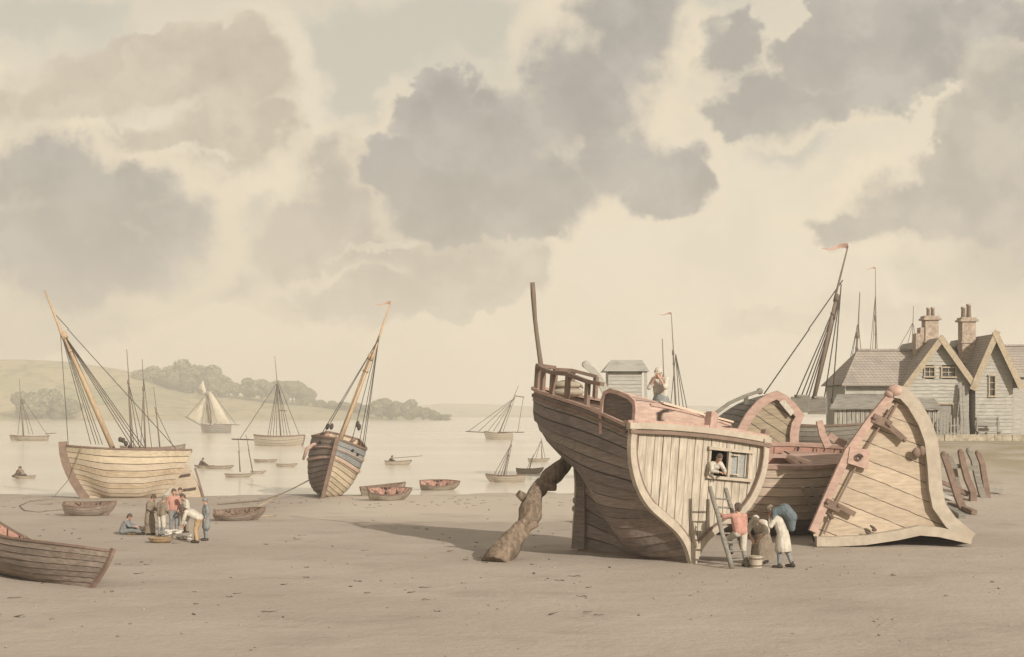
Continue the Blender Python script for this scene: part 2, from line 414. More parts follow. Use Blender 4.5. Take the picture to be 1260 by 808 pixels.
w = bpy.data.worlds.new('World'); SC.world = w; w.use_nodes = True
nt = NT(w.node_tree); bg = w.node_tree.nodes['Background']; BS = 0.1; bg.inputs['Strength'].default_value = BS
sky = nt.new('ShaderNodeTexSky', sky_type='NISHITA'); sky.sun_disc = False
sky.sun_elevation = R(ELEV); sky.sun_rotation = math.atan2(SUN_TO.x, SUN_TO.y)
sky.air_density = 1.0; sky.dust_density = 4.0
gen = nt.new('ShaderNodeTexCoord').outputs['Generated']
sep = nt.new('ShaderNodeSeparateXYZ'); nt.l.new(gen, sep.inputs[0])
den = nt.math('ADD', nt.math('ABSOLUTE', sep.outputs[1]), 0.02)
cm = nt.new('ShaderNodeCombineXYZ')
nt.l.new(nt.math('DIVIDE', sep.outputs[0], den), cm.inputs[0]); nt.l.new(nt.math('DIVIDE', sep.outputs[2], den), cm.inputs[1])
uv = cm.outputs[0]                                   # tangent of azimuth / tangent of elevation: a real direction on the sky
def C(r, g, b):
    q = srgb(r, g, b); l = 0.3*q[0]+0.6*q[1]+0.1*q[2]
    return tuple(lerp(k, l, 0.17)/BS*0.77 for k in q)
nA = nt.noise(uv, 9.0, 5, 0.62, 'Color'); nB = nt.noise(uv, 32.0, 4, 0.6, 'Color'); nF = nt.noise(uv, 14.0, 6, 0.6); nS = nt.noise(uv, 4.5, 3, 0.5)
nP = nt.noise(nt.vec('ADD', uv, (3.1, 1.7, 0)), 11.0, 5, 0.5)
nG = nt.noise(uv, 60.0, 4, 0.65)
wv = nt.vec('ADD', uv, nt.vec('SCALE', nt.vec('SUBTRACT', nA, (0.5, 0.5, 0.5)), 0.075))
wv = nt.vec('ADD', wv, nt.vec('SCALE', nt.vec('SUBTRACT', nB, (0.5, 0.5, 0.5)), 0.046))
flat = nt.vec('MULTIPLY', wv, (1, 1, 0))
def field(blobs):
    out = None
    for (px, py, rx, ry) in blobs:
        d = nt.vec('SUBTRACT', flat, ((px-630)/F, (HY-py)/F, 0))
        d = nt.vec('MULTIPLY', d, (F/rx, F/ry, 0))
        v = nt.math('SUBTRACT', 1.0, nt.vec('LENGTH', d))
        if out is None: out = v
        else:
            nd = nt.new('ShaderNodeMath', operation='SMOOTH_MAX'); nt.l.new(out, nd.inputs[0]); nt.l.new(v, nd.inputs[1]); nd.inputs[2].default_value = 0.22
            out = nd.outputs[0]
    return out
soft = nt.smooth(nS, 0.38, 0.60, 0.10, 0.60)
sepu = nt.new('ShaderNodeSeparateXYZ'); nt.l.new(uv, sepu.inputs[0]); vv = sepu.outputs[1]
cream = C(231, 215, 187)
base = nt.mix(nt.smooth(vv, 0.0, 0.12), C(231, 215, 187), C(226, 212, 185))
base = nt.mix(nt.smooth(vv, 0.10, 0.30), base, C(206, 196, 174))
base = nt.mix(nt.smooth(nF, 0.42, 0.62, 0, 0.35), base, C(204, 191, 166))
def layer(base, blobs, dark, mid, rim=None, rimw=0.22, amt=1.0, offset=0.0, edge=None):
    f = nt.math('ADD', nt.math('ADD', field(blobs), nt.math('MULTIPLY', nt.math('SUBTRACT', nF, 0.5), 0.45)), offset)
    if rim is not None:
        base = nt.mix(nt.math('MULTIPLY', nt.smooth(f, -rimw*1.6, -rimw*0.2), nt.smooth(nS, 0.38, 0.62, 0.15, 0.85)), base, rim)
    cov = nt.math('MULTIPLY', nt.smooth(f, 0.0, edge if edge is not None else soft), amt)
    lite = tuple(min(1.2/BS, q*1.13) for q in mid)
    inner = nt.mix(nt.smooth(f, 0.05, 0.5), mid, tuple(q*0.93 for q in dark))
    inner = nt.mix(nt.smooth(nF, 0.40, 0.60, 0, 0.85), inner, lite)
    inner = nt.mix(nt.smooth(nA, 0.42, 0.62, 0, 0.5), inner, mid)
    inner = nt.mix(nt.smooth(nP, 0.495, 0.53, 0, 0.34), inner, tuple(q*0.86 for q in dark))
    inner = nt.mix(nt.smooth(nG, 0.5, 0.8, 0, 0.25), inner, C(140, 133, 124))
    return nt.mix(cov, base, inner)
# grey openings high up: a little clear sky shows through thin cloud
nish = nt.mix(0.75, sky.outputs[0], C(186, 186, 172))
f = field([(430, 110, 60, 90), (540, 60, 190, 60), (380, 210, 40, 50), (80, 40, 110, 50), (620, 110, 60, 60), (870, 60, 80, 80), (960, 150, 80, 60)])
base = nt.mix(nt.smooth(nt.math('ADD', f, nt.math('MULTIPLY', nt.math('SUBTRACT', nF, 0.5), 0.5)), -0.15, 0.35, 0, 0.85), base, nt.mix(0.86, nish, C(186, 182, 165)))
# pale cumulus, upper left
base = layer(base, [(200, 95, 90, 62), (310, 90, 74, 66), (290, 185, 105, 78), (120, 120, 110, 62), (50, 150, 70, 80), (345, 165, 54, 64), (200, 190, 80, 50)], C(186, 174, 154), C(197, 184, 162), rim=cream, rimw=0.32, amt=0.95)
base = layer(base, [(215, 205, 110, 12), (150, 172, 60, 12), (330, 255, 40, 12)], cream, cream, amt=0.6)
# middle tones joining the centre to the lower left, then the dark masses
base = layer(base, [(480, 285, 170, 78), (580, 330, 110, 60), (400, 310, 150, 54), (330, 300, 100, 50), (470, 368, 175, 32), (420, 220, 64, 58), (250, 350, 120, 40), (640, 330, 34, 28), (110, 372, 150, 44), (20, 390, 60, 60)], C(180, 171, 155), C(191, 181, 162), rim=C(226, 210, 180), rimw=0.24)
base = layer(base, [(470, 318, 60, 9), (400, 345, 60, 9), (330, 372, 70, 10)], C(222, 206, 177), C(222, 206, 177), amt=0.6)
base = layer(base, [(50, 212, 70, 48), (130, 262, 105, 66), (220, 288, 76, 58), (50, 290, 110, 86), (140, 330, 135, 48), (185, 240, 62, 40), (95, 225, 62, 50)], C(156, 152, 146), C(169, 164, 154), rim=C(222, 206, 176), rimw=0.3)
base = layer(base, [(540, 150, 58, 54), (625, 185, 90, 76), (720, 115, 92, 102), (775, 60, 76, 70), (660, 240, 100, 56), (575, 225, 100, 72), (490, 220, 66, 52), (740, 190, 62, 64), (812, 230, 66, 50), (640, 285, 80, 36), (765, 15, 90, 46), (560, 275, 90, 46)], C(153, 149, 143), C(166, 161, 153), rim=C(228, 211, 180), rimw=0.22)
# right masses
base = layer(base, [(1000, 72, 72, 46), (1085, 52, 130, 62), (1215, 70, 85, 85), (935, 128, 76, 50), (890, 150, 56, 34), (1040, 125, 100, 30), (1130, 100, 60, 36), (900, 60, 50, 50)], C(156, 152, 146), C(172, 167, 156), rim=C(224, 208, 178), rimw=0.2)
base = layer(base, [(1195, 205, 90, 80), (1120, 268, 105, 54), (1225, 295, 95, 100), (1045, 282, 84, 26), (1235, 140, 66, 66)], C(164, 159, 150), C(180, 171, 154), rim=C(229, 212, 181), rimw=0.2)
base = layer(base, [(1080, 385, 140, 36), (960, 400, 100, 26), (1200, 380, 100, 70), (1170, 335, 100, 34)], C(198, 186, 163), C(208, 194, 168), amt=0.8, edge=0.5)
# horizon haze glow is plain cream air
base = nt.mix(nt.smooth(vv, 0.065, -0.02, 0, 0.8), base, C(231, 215, 188))
# the rest of the sky (overhead and behind): the same broken cloud, less bright
hi = nt.mix(nt.smooth(nF, 0.4, 0.6), C(212, 197, 168), C(178, 167, 150))
hi = nt.mix(0.25, hi, sky.outputs[0])
base = nt.mix(nt.smooth(vv, 0.34, 0.6), base, hi)
nt.l.new(base, bg.inputs['Color'])
SC.cycles.use_adaptive_sampling = True
SC.cycles.max_bounces = 6; SC.cycles.volume_bounces = 2

# ---------------------------------------------------------------- ground, water, hills
def build_ground():
    mb = MB(); rows = []
    rr = [0.0, 3]; r = 3
    while r < 2400:
        r *= 1.022 if r < 160 else 1.12
        rr.append(r)
    angs = []
    a = -180.0
    while a < 180.01:
        angs.append(a); a += 0.6 if -32 < a < 32 else 4.0
    for r in rr[1:]:
        row = []
        for a in angs:
            x = r*math.sin(R(a)); y = r*math.cos(R(a)); z = ground_z(x, y)
            if r < 130:
                p = Vector((x, y, 0))
                z += 0.05*mnoise.noise(p*0.25)+0.03*mnoise.noise(p*0.7)+0.014*mnoise.noise(p*2.1)
            row.append((x, y, z))
        rows.append(row)
    mb.grid(rows, flip=True)
    mb.poly([rows[0][i] for i in range(0, len(angs)-1)][::-1])
    return structure('ground', mb, M['sand'])
build_ground()
mb = MB(); rows = []
for y in (60, 130, 300, 800, 2400):
    rows.append([(x, y, WATER) for x in (-1500, -400, -100, 0, 100, 400, 1500)])
mb.grid(rows, flip=True); structure('water', mb, M['water'])

def hill(name, prof, Y0, Y1, mat, rough=2.0):
    """prof: (photo column, photo row of the crest); the slope climbs from the shore at Y0 to the crest at Y1"""
    mb = MB(); n = 90; cols = []
    a, b = prof[0][0], prof[-1][0]
    for i in range(n+1):
        px = a+(b-a)*i/n; py = cinterp(prof, px); zt = H-(py-HY)/F*Y1; col = []
        for j in range(17):
            t = j/12; Y = lerp(Y0, Y1, t); x = (px-630)/F*Y
            e = t if t <= 1 else 1
            z = lerp(-1.5, zt, sm(e)*0.6+e*0.4) if t <= 1 else zt-(t-1)*60
            z += rough*mnoise.noise(Vector((x*0.012, Y*0.012, 3)))*min(1, t*2)
            col.append((x, Y, z))
        cols.append(col)
    mb.grid(cols, flip=False)
    return structure(name, mb, mat)
FARP = [(-900, 488), (-300, 494), (100, 497), (440, 500), (520, 498), (590, 495), (650, 499), (800, 500), (1100, 497), (1500, 492), (2200, 490)]
hill('far_hills', FARP, 1900, 2350, M['farland'], 5)
HP = [(-500, 470), (-250, 452), (-60, 442), (15, 440), (62, 443), (110, 449), (150, 456), (190, 466), (235, 479), (290, 485), (340, 489), (390, 495), (430, 501), (475, 507), (520, 511), (560, 515.4), (585, 517)]
hill('near_hill', HP, 1030, 1300, M['hill'], 3)

# ---------------------------------------------------------------- trees on the hill
def crown_mesh(seed):
    rnd = random.Random(seed); mb = MB(); lobes = []
    for i in range(12):
        a = rnd.uniform(0, 6.28); r = rnd.uniform(0.0, 0.62)
        lobes.append((Vector((r*math.cos(a), r*math.sin(a), rnd.uniform(0.28, 1.2)-r*0.3)), rnd.uniform(0.24, 0.42)))
    for c, rad in lobes:
        for k in range(int(420*rad/0.35)):
            d = Vector((rnd.gauss(0, 1), rnd.gauss(0, 1), rnd.gauss(0, 1)*0.9)).normalized()
            p = c+d*rad*rnd.uniform(0.72, 1.08); s = rnd.uniform(0.035, 0.075)
            n = (d+Vector((rnd.gauss(0, .5), rnd.gauss(0, .5), rnd.gauss(0, .5)))).normalized()
            a = n.orthogonal().normalized(); b = n.cross(a)
            th = rnd.uniform(0, 3.1); a, b = a*math.cos(th)+b*math.sin(th), b*math.cos(th)-a*math.sin(th)
            mb.quad(p-a*s-b*s*.7, p+a*s-b*s*.7, p+a*s*.8+b*s, p-a*s*.8+b*s)
    return mb.mesh('crown', M['leaf'])
def trunk_mesh(seed):
    rnd = random.Random(seed); mb = MB()
    mb.tube([(0, 0, -0.1), (0.01, 0, 0.25), (0.02, 0.01, 0.6)], [0.075, 0.05, 0.03], 7)
    for i in range(5):
        a = i*1.3+rnd.random(); mb.tube([(0.01, 0, 0.3+0.05*i), (0.2*math.cos(a), 0.2*math.sin(a), 0.6), (0.4*math.cos(a), 0.4*math.sin(a), 0.9)], [0.03, 0.02, 0.008], 5)
    return mb.mesh('trunk', M['bark'])
CROWNS = [crown_mesh(s) for s in range(6)]; TRUNKS = [trunk_mesh(s) for s in range(6)]
TREE_LABELS = set()
def tree(px, base, top, width, Y, label):
    p = ray(px, base, Y); h = (base-top)/F*Y; wd = width/F*Y/1.38; k = len(TREE_LABELS); TREE_LABELS.add(k)
    t = thing('broadleaf_tree', label, 'tree', p, (0, 0, k*1.7), 'trees on the far shore')
    t.scale = (wd, wd, h/1.5)
    for nm, me in (('crown', CROWNS[k % 6]), ('trunk', TRUNKS[k % 6])):
        o = bpy.data.objects.new(nm, me); COL.objects.link(o); o.parent = t
    return t
for a in [(30, 513, 478, 34, 1045, 'round green tree low on the far shore at the left edge of the view'),
          (55, 512, 474, 38, 1050, 'tallest low shore tree behind the mast of the leaning pale ship'),
          (82, 513, 486, 30, 1045, 'small shore tree just behind the shrouds of the pale ship'),
          (186, 474, 449, 34, 1255, 'leftmost tree of the tall hilltop clump'),
          (205, 478, 448, 34, 1250, 'hilltop tree second from the left end of the tall clump'),
          (228, 481, 443, 40, 1245, 'broad tall tree on the hilltop above the white sailed boat'),
          (250, 482, 445, 42, 1240, 'big domed tree just right of the crest of the tall clump'),
          (268, 484, 458, 30, 1240, 'lower tree at the right shoulder of the tall hilltop clump'),
          (282, 485, 466, 22, 1240, 'smallest tree ending the tall hilltop clump on its right'),
          (306, 487, 464, 30, 1240, 'first tree right of the gap in the hilltop wood'),
          (322, 489, 465, 30, 1235, 'tree left of the tall mast of the moored sloop'),
          (340, 491, 468, 28, 1235, 'hilltop tree directly behind the moored sloop mast'),
          (360, 494, 465, 30, 1230, 'rounded tree right of the moored sloop mast'),
          (378, 496, 474, 24, 1230, 'low tree on the slope right of the moored sloop'),
          (394, 499, 490, 16, 1225, 'tiny bush of a tree where the hilltop wood ends'),
          (409, 502, 492, 20, 1210, 'low bush like tree on the slope left of the heeled sloop mast'),
          (424, 504, 493, 20, 1200, 'low bush like tree hidden partly by the heeled sloop mast'),
          (439, 506, 495, 20, 1180, 'low bush like tree just right of the heeled sloop mast'),
          (452, 509, 496, 18, 1150, 'small tree just left of the two dense point trees'),
          (470, 512, 487, 30, 1120, 'left tree of the dense clump on the low point'),
          (487, 513, 490, 24, 1115, 'middle tree of the dense clump on the low point'),
          (504, 514, 490, 28, 1110, 'right dense tree of the clump on the low point'),
          (521, 515, 500, 20, 1105, 'small tree right of the point clump'),
          (533, 516, 504, 18, 1100, 'low tree second last on the tip of the point'),
          (547, 516, 508, 18, 1095, 'last low bush of a tree at the water tip of the point')]:
    tree(*a)
# ---------------------------------------------------------------- boats
def hull_P(L, B, D, tr=0.6, sheer_b=0.25, sheer_s=0.12, rake_b=0.6, rake_s=0.15, full=1.0, um=0.45, pbow=2.2, rocker=0.0, stern_v=0.7):
    def P(u, v):
        if u < um:
            t = 1-u/um; bs = lerp(1.0, tr, t**2.0)
            if tr < 0.05: bs = 1-t**2.4
        else:
            t = (u-um)/(1-um); bs = 1-t**pbow
        bs = max(0.012, bs)*B/2
        z1 = D+D*(sheer_b*max(0, (u-um)/(1-um))**2+sheer_s*max(0, (um-u)/um)**2)
        z0 = rocker*((u-0.5)*2)**2
        e = sm(max(0, (u-0.62)/0.38)); s_ = sm(max(0, (0.4-u)/0.4))*stern_v
        k = max(e, s_)
        a = v*math.pi/2
        y = lerp(math.sin(a)**(0.8/full), v**1.15, k); z = lerp((1-math.cos(a))**0.92, v**1.05, k)
        x = L*(u-0.5)-rake_b*(1-v)**1.7*sm(max(0, (u-0.5)/0.5))+rake_s*(1-v)**1.4*sm(max(0, (0.5-u)/0.5))
        return Vector((x, bs*y, z0+(z1-z0)*z))
    return P
def flip(p): return Vector((p.x, -p.y, p.z))
def strakes(mb, P, nS, nU, lap, mats, seam, u0=0.0, u1=1.0, sides=(1, -1), v0=0.0, v1=1.0):
    us = [u0+(u1-u0)*i/nU for i in range(nU+1)]
    for sd in sides:
        prev = None
        for k in range(nS):
            va, vb = v0+(v1-v0)*k/nS, v0+(v1-v0)*(k+1)/nS; lo = []; hi = []
            for u in us:
                pa = P(u, va); pb = P(u, vb); d = pb-pa
                n = Vector((0, d.z, -d.y)); n = n.normalized() if n.length > 1e-6 else Vector((0, 1, 0))
                a = pa+n*lap; b = pb.copy()
                if sd < 0: a = flip(a); b = flip(b)
                lo.append(a); hi.append(b)
            mid = [(a+b)/2 for a, b in zip(lo, hi)]
            top = [a.lerp(b, 0.90) for a, b in zip(lo, hi)]
            mb.grid([lo, mid, top], mats[k] if isinstance(mats, (list, tuple)) else mats, True, flip=(sd > 0))
            mb.grid([top, hi], seam, True, flip=(sd > 0))
            if prev: mb.grid([prev, lo], seam, False, flip=(sd > 0))
            prev = hi
def lining(mb, P, nU, off, m=0, vmin=0.12, nV=6):
    for sd in (1, -1):
        rows = []
        for j in range(nV+1):
            v = vmin+(1-vmin)*j/nV; row = []
            for i in range(nU+1):
                u = 0.015+0.965*i/nU; p = P(u, v); p = Vector((p.x, max(0.0, p.y-off), p.z+(off*0.7 if j < nV else 0)))
                row.append(p if sd > 0 else flip(p))
            rows.append(row)
        mb.grid(rows, m, True, flip=(sd < 0))
def curve_u(P, v, n, side=1, u0=0.0, u1=1.0, dy=0.0, dz=0.0):
    out = []
    for i in range(n+1):
        p = P(lerp(u0, u1, i/n), v); y = max(0.0, p.y+dy)
        out.append(Vector((p.x, y*side, p.z+dz)))
    return out
def boat(name, label, cat, loc, heading, L, B, D, heel=0, trim=0, group=None, hull='palegrey', upper=None, uppern=1, inside='inside', trimm='trimd',
         nS=7, nU=22, lap=0.02, thwarts=3, deck=None, lod=0, stem_w=0.1, stem_up=0.12, gun=0.07, keel=0.1, seam='seam', rudder=None, shade_side_hull=None, **kw):
    P = hull_P(L, B, D, **kw)
    t = thing(name, label, cat, loc, (R(heel), R(trim), R(heading)), group); 
    mb = MB(); mats = [0]*nS
    ml = [M[hull], M[seam]]
    if upper:
        ml.append(M[upper])
        for i in range(uppern): mats[nS-1-i] = 2
    rs = random.Random(int(L*1000)+nS)
    if not lod:
        base_ix = {0: hull}
        if upper: base_ix[2] = upper
        for bi, nm in list(base_ix.items()):
            for vm in VAR.get(nm, []):
                ml.append(vm); vi = len(ml)-1
                for i in range(nS):
                    if mats[i] == bi and rs.random() < 0.42: mats[i] = vi
    if shade_side_hull:
        ml.append(M[shade_side_hull]); other = [len(ml)-1]*nS
        strakes(mb, P, nS, nU, lap, mats, 1, sides=(1,)); strakes(mb, P, nS, nU, lap, other, 1, sides=(-1,))
    else: strakes(mb, P, nS, nU, lap, mats, 1)
    tr = kw.get('tr', 0.6)
    mb.build('hull', ml, t)
    if tr >= 0.05:
        tb = MB(); ol = [P(0, j/8) for j in range(9)]
        tb.prism([Vector((p.x-0.005, p.y, p.z)) for p in ol]+[Vector((p.x-0.005, -p.y, p.z)) for p in ol[::-1] if p.y > 0.02], (-0.05, 0, 0))
        tb.build('transom', M[hull], t)
    g = MB()
    for sd in (1, -1): g.path(curve_u(P, 1.0, nU, sd, 0, 0.995, 0.0, gun*0.3), gun*1.1, gun, m=0)
    if tr >= 0.05:
        p = P(0, 1); g.path([(p.x-0.03, p.y, p.z+gun*.35), (p.x-0.03, 0, p.z+gun*.6), (p.x-0.03, -p.y, p.z+gun*.35)], gun*1.2, gun)
    g.build('gunwale', M[trimm], t)
    st = MB()
    pts = [P(1, j/8)+Vector((stem_w*0.3, 0, 0)) for j in range(9)]; pts = [Vector((p.x, 0, p.z)) for p in pts]
    pts.append(pts[-1]+(pts[-1]-pts[-2]).normalized()*stem_up)
    st.path(pts, stem_w*0.8, stem_w*1.5, up=(1, 0, 0))
    st.build('stem', M[trimm], t)
    if keel:
        kb = MB(); kb.path([Vector((p.x, 0, p.z-keel*0.4)) for p in [P(0.005+0.99*i/12, 0) for i in range(13)]], stem_w*0.8, keel); kb.build('keel', M[trimm], t)
    if tr < 0.05:
        sp = MB(); pts = [P(0, j/8)-Vector((stem_w*0.3, 0, 0)) for j in range(9)]; pts = [Vector((p.x, 0, p.z)) for p in pts]; pts.append(pts[-1]+Vector((0, 0, stem_up)))
        sp.path(pts, stem_w*0.8, stem_w*1.5, up=(1, 0, 0)); sp.build('sternpost', M[trimm], t)
    if deck:
        dk = MB(); rows = []
        for i in range(nU+1):
            p = P(0.01+0.98*i/nU, 0.9); y = max(0.0, p.y-0.03); rows.append([(p.x, y*q, p.z+0.05*(1-q*q)) for q in (-1, -.5, 0, .5, 1)])
        dk.grid(rows, 0, True, flip=True); dk.build('deck', M[deck], t)
        lb = MB(); lining(lb, P, nU, 0.06, vmin=0.88, nV=2); lb.build('bulwark_lining', M[inside], t)
    else:
        lb = MB(); lining(lb, P, nU, 0.035)
        rows = []
        for i in range(13):
            p = P(0.03+0.92*i/12, 0.30); y = max(0.0, p.y-0.02); rows.append([(p.x, -y, p.z), (p.x, 0, p.z), (p.x, y, p.z)])
        lb.grid(rows, 0, False, flip=True)
        if not lod:
            for i in range(9):
                u = 0.08+0.84*i/8
                for sd in (1, -1):
                    lb.path([Vector((P(u, v).x, sd*max(0, P(u, v).y-0.055), P(u, v).z+0.02)) for v in (0.3, 0.5, 0.7, 0.85, 0.98)], 0.045, 0.04, up=(1, 0, 0))
        lb.build('lining', M[inside], t)
        for i in range(thwarts):
            u = 0.2+0.55*i/max(1, thwarts-1); p = P(u, 0.78); th = MB()
            th.box((p.x, 0, p.z), (0.2, 2*p.y-0.04, 0.045)); th.build('thwart', M[trimm], t)
    if rudder:
        rb = MB(); h, wtop, wbot = rudder; p0 = P(0, 0); p1 = P(0, 0.9)
        x0, x1 = p0.x-0.1, p1.x-0.1
        rb.prism([(x0, -0.05, p0.z+0.0), (x1, -0.05, p1.z), (x1-wtop, -0.05, p1.z), (x0-wbot, -0.05, p0.z+0.02)], (0, 0.1, 0)); r = rb.build('rudder', M[hull], t)
        ib = MB()
        for q in (0.25, 0.75):
            x = lerp(x0, x1, q); z = lerp(p0.z, p1.z, q); ib.box((x-0.12, 0, z), (0.5, 0.14, 0.09))
        ib.build('rudder_strap', M['iron'], r)
    return t, P
def L2(root):
    """world to local matrix of a thing"""
    return (Matrix.Translation(root.location) @ root.rotation_euler.to_matrix().to_4x4()).inverted()
def rig_line(root, a, b, r=0.02, name='shroud', sag=0.0, mat='rope', world=True):
    if world: W = L2(root); a = W @ Vector(a); b = W @ Vector(b)
    a = Vector(a); b = Vector(b); mb = MB(); n = 8 if sag else 1
    mb.tube([a.lerp(b, i/n)-Vector((0, 0, sag*4*(i/n)*(1-i/n))) for i in range(n+1)], r, 5)
    return mb.build(name, M[mat], root)
def mast(root, base, top, r0, r1, mat='mast', name='mast', cross=0.62, world=True):
    if world: W = L2(root); base = W @ Vector(base); top = W @ Vector(top)
    base = Vector(base); top = Vector(top); mb = MB()
    c = base.lerp(top, cross)
    mb.tube([base, base.lerp(top, cross*0.5), c], [r0, r0*0.96, r0*0.8], 9)
    off = (top-base).normalized().orthogonal().normalized()*r0*0.7
    mb.tube([base.lerp(top, cross-0.05)+off, c+off, top], [r0*0.6, r0*0.58, r1], 8)
    mb.tube([base.lerp(top, cross-0.045), base.lerp(top, cross-0.01)], r0*1.25, 8)
    mb.tube([base.lerp(top, cross-0.13), base.lerp(top, cross-0.115)], r0*1.15, 8)
    return mb.build(name, M[mat], root)
def pennant(root, at, length, dz, mat='pink', world=True, dirx=-1):
    if world: W = L2(root)
    else: W = Matrix.Identity(4)
    mb = MB(); A = []; Bq = []; n = 8
    for i in range(n+1):
        t = i/n; p = Vector(at)+Vector((dirx*length*t, 0.10*length*math.sin(t*6), -0.12*length*t+0.05*length*math.sin(t*7)))
        A.append(W @ (p+Vector((0, 0, dz*(1-t)*0.5)))); Bq.append(W @ (p-Vector((0, 0, dz*(1-t)*0.5+0.01))))
    mb.grid([A, Bq], 0, True); mb.grid([[p+Vector((0, 0.015, 0)) for p in Bq], [p+Vector((0, 0.015, 0)) for p in A]], 0, True)
    return mb.build('pennant', M[mat], root)
# ---------------------------------------------------------------- the big dark hulk
HA = Vector((5.86, 45.3, 0.0)); HH = math.atan2(0.796, -0.605)
HUW = [(0.0, [0, .15, .38, .75, 1.25, 1.75, 2.15, 2.4, 2.55, 2.6, 2.58]),
       (0.33, [0, .5, 1.0, 1.5, 1.9, 2.12, 2.25, 2.32, 2.35, 2.33, 2.28]),
       (0.66, [0, .12, .28, .5, .8, 1.1, 1.4, 1.62, 1.76, 1.82, 1.83]),
       (0.88, [0, .05, .08, .12, .25, .45, .66, .82, .92, .97, .99]),
       (0.96, [0, .03, .04, .06, .12, .24, .36, .46, .52, .55, .56]),
       (1.0, [0.01]*11)]
HUZ = [(0.0, [0, .38, .75, 1.1, 1.42, 1.75, 2.2, 2.7, 3.2, 3.7, 4.2]),
       (0.33, [0, .15, .42, .85, 1.35, 1.9, 2.5, 3.1, 3.7, 4.3, 4.85]),
       (0.66, [0, .5, 1.05, 1.6, 2.1, 2.6, 3.1, 3.6, 4.15, 4.75, 5.35]),
       (0.88, [0, .7, 1.4, 2.1, 2.75, 3.1, 3.5, 3.95, 4.5, 5.05, 5.65]),
       (1.0, [0, .8, 1.6, 2.4, 3.1, 3.45, 3.76, 4.2, 4.7, 5.25, 5.85])]
HXM = [(0, 5.76), (2.4, 5.78), (3.1, 6.2), (3.45, 6.74), (3.76, 7.36), (4.2, 8.02), (4.7, 8.42), (5.25, 8.62), (5.85, 8.63)]
VV = [i/10 for i in range(11)]
def HP_(u, v):
    y = cinterp([(uu, cinterp(list(zip(VV, row)), v)) for uu, row in HUW], u)
    z = cinterp([(uu, cinterp(list(zip(VV, row)), v)) for uu, row in HUZ], u)
    xm = cinterp(HXM, cinterp(list(zip(VV, HUZ[-1][1])), v))
    return Vector((u*xm, max(0.0, y), z))
def hside(p, sd, u, dx=0.0):
    y = p.y*sd
    return Vector((p.x+0.2*y*(1-u)**2+dx, y, p.z))
hulk = thing('beached_ship', 'big beached dark hull with pale heart shaped stern, propped by a gnarled log', 'ship', HA, (R(5.5), 0, HH))
mb = MB(); nS, nU = 15, 36
for sd in (1, -1):
    prev = None
    for k in range(nS):
        va, vb = k/nS, (k+1)/nS; lo, hi = [], []
        wale = 0.055 if k in (9, 12) else 0.0
        for i in range(nU+1):
            u = i/nU; a = HP_(u, va); b = HP_(u, vb); d = b-a; n = Vector((0, d.z, -d.y)).normalized()
            lo.append(hside(a+n*(0.045+wale), sd, u)); hi.append(hside(b+n*wale, sd, u))
        top = [a.lerp(b, 0.88) for a, b in zip(lo, hi)]; mb.grid([top, hi], 1, True, flip=(sd > 0)); mb.grid([lo, [(a+b)/2 for a, b in zip(lo, hi)], top], (0, 2, 3, 0, 2, 0, 3, 2, 0, 3, 0, 2, 3, 0, 2)[k], True, flip=(sd > 0))
        if prev: mb.grid([prev, lo], 1, False, flip=(sd > 0))
        prev = hi
mb.build('hull', [M['hulk'], M['seam'], *VAR['hulk']], hulk)
# transom of upright planks with a window hole
out = [HP_(0, j/30) for j in range(31)]
zlow = [(p.y, p.z) for p in out if p.z < 3.75]
WY0, WY1, WZ0, WZ1 = -1.93, -0.42, 2.92, 3.76
mb = MB(); edges = [-2.6+5.2*i/17 for i in range(18)]
def top_z(y): return 4.2+0.10*(1-(y/2.6)**2)
for a, b in zip(edges, edges[1:]):
    g = 0.012; a2, b2 = a+g, b-g; off = random.uniform(-0.012, 0.012)-0.02
    cuts = sorted({a2, b2, *[c for c in (WY0, WY1) if a2 < c < b2]})
    for c, d in zip(cuts, cuts[1:]):
        spans = [(None, None)]
        if c >= WY0-1e-6 and d <= WY1+1e-6: spans = [(None, WZ0), (WZ1, None)]
        for s0, s1 in spans:
            z = lambda y: (interp(zlow, abs(y))+0.02 if s0 is None else s0)
            zt = lambda y: (top_z(y) if s1 is None else s1)
            pa = [(0.2*c+off, c, z(c)), (0.2*d+off, d, z(d)), (0.2*d+off, d, zt(d)), (0.2*c+off, c, zt(c))]
            mb.prism(pa, (0.07, 0, 0), 0)
# dark backing behind the seams
for a, b in ((-2.55, WY0), (WY1, 2.55)):
    n = 10
    for i in range(n):
        c, d = lerp(a, b, i/n), lerp(a, b, (i+1)/n)
        mb.quad((0.2*c+.07, c, interp(zlow, abs(c))), (0.2*d+.07, d, interp(zlow, abs(d))), (0.2*d+.07, d, 4.1), (0.2*c+.07, c, 4.1), 1)
mb.build('transom', [M['tanv'], M['seam']], hulk)
def tpt(y, z, dx=0.0): return Vector((0.2*y+dx, y, z))
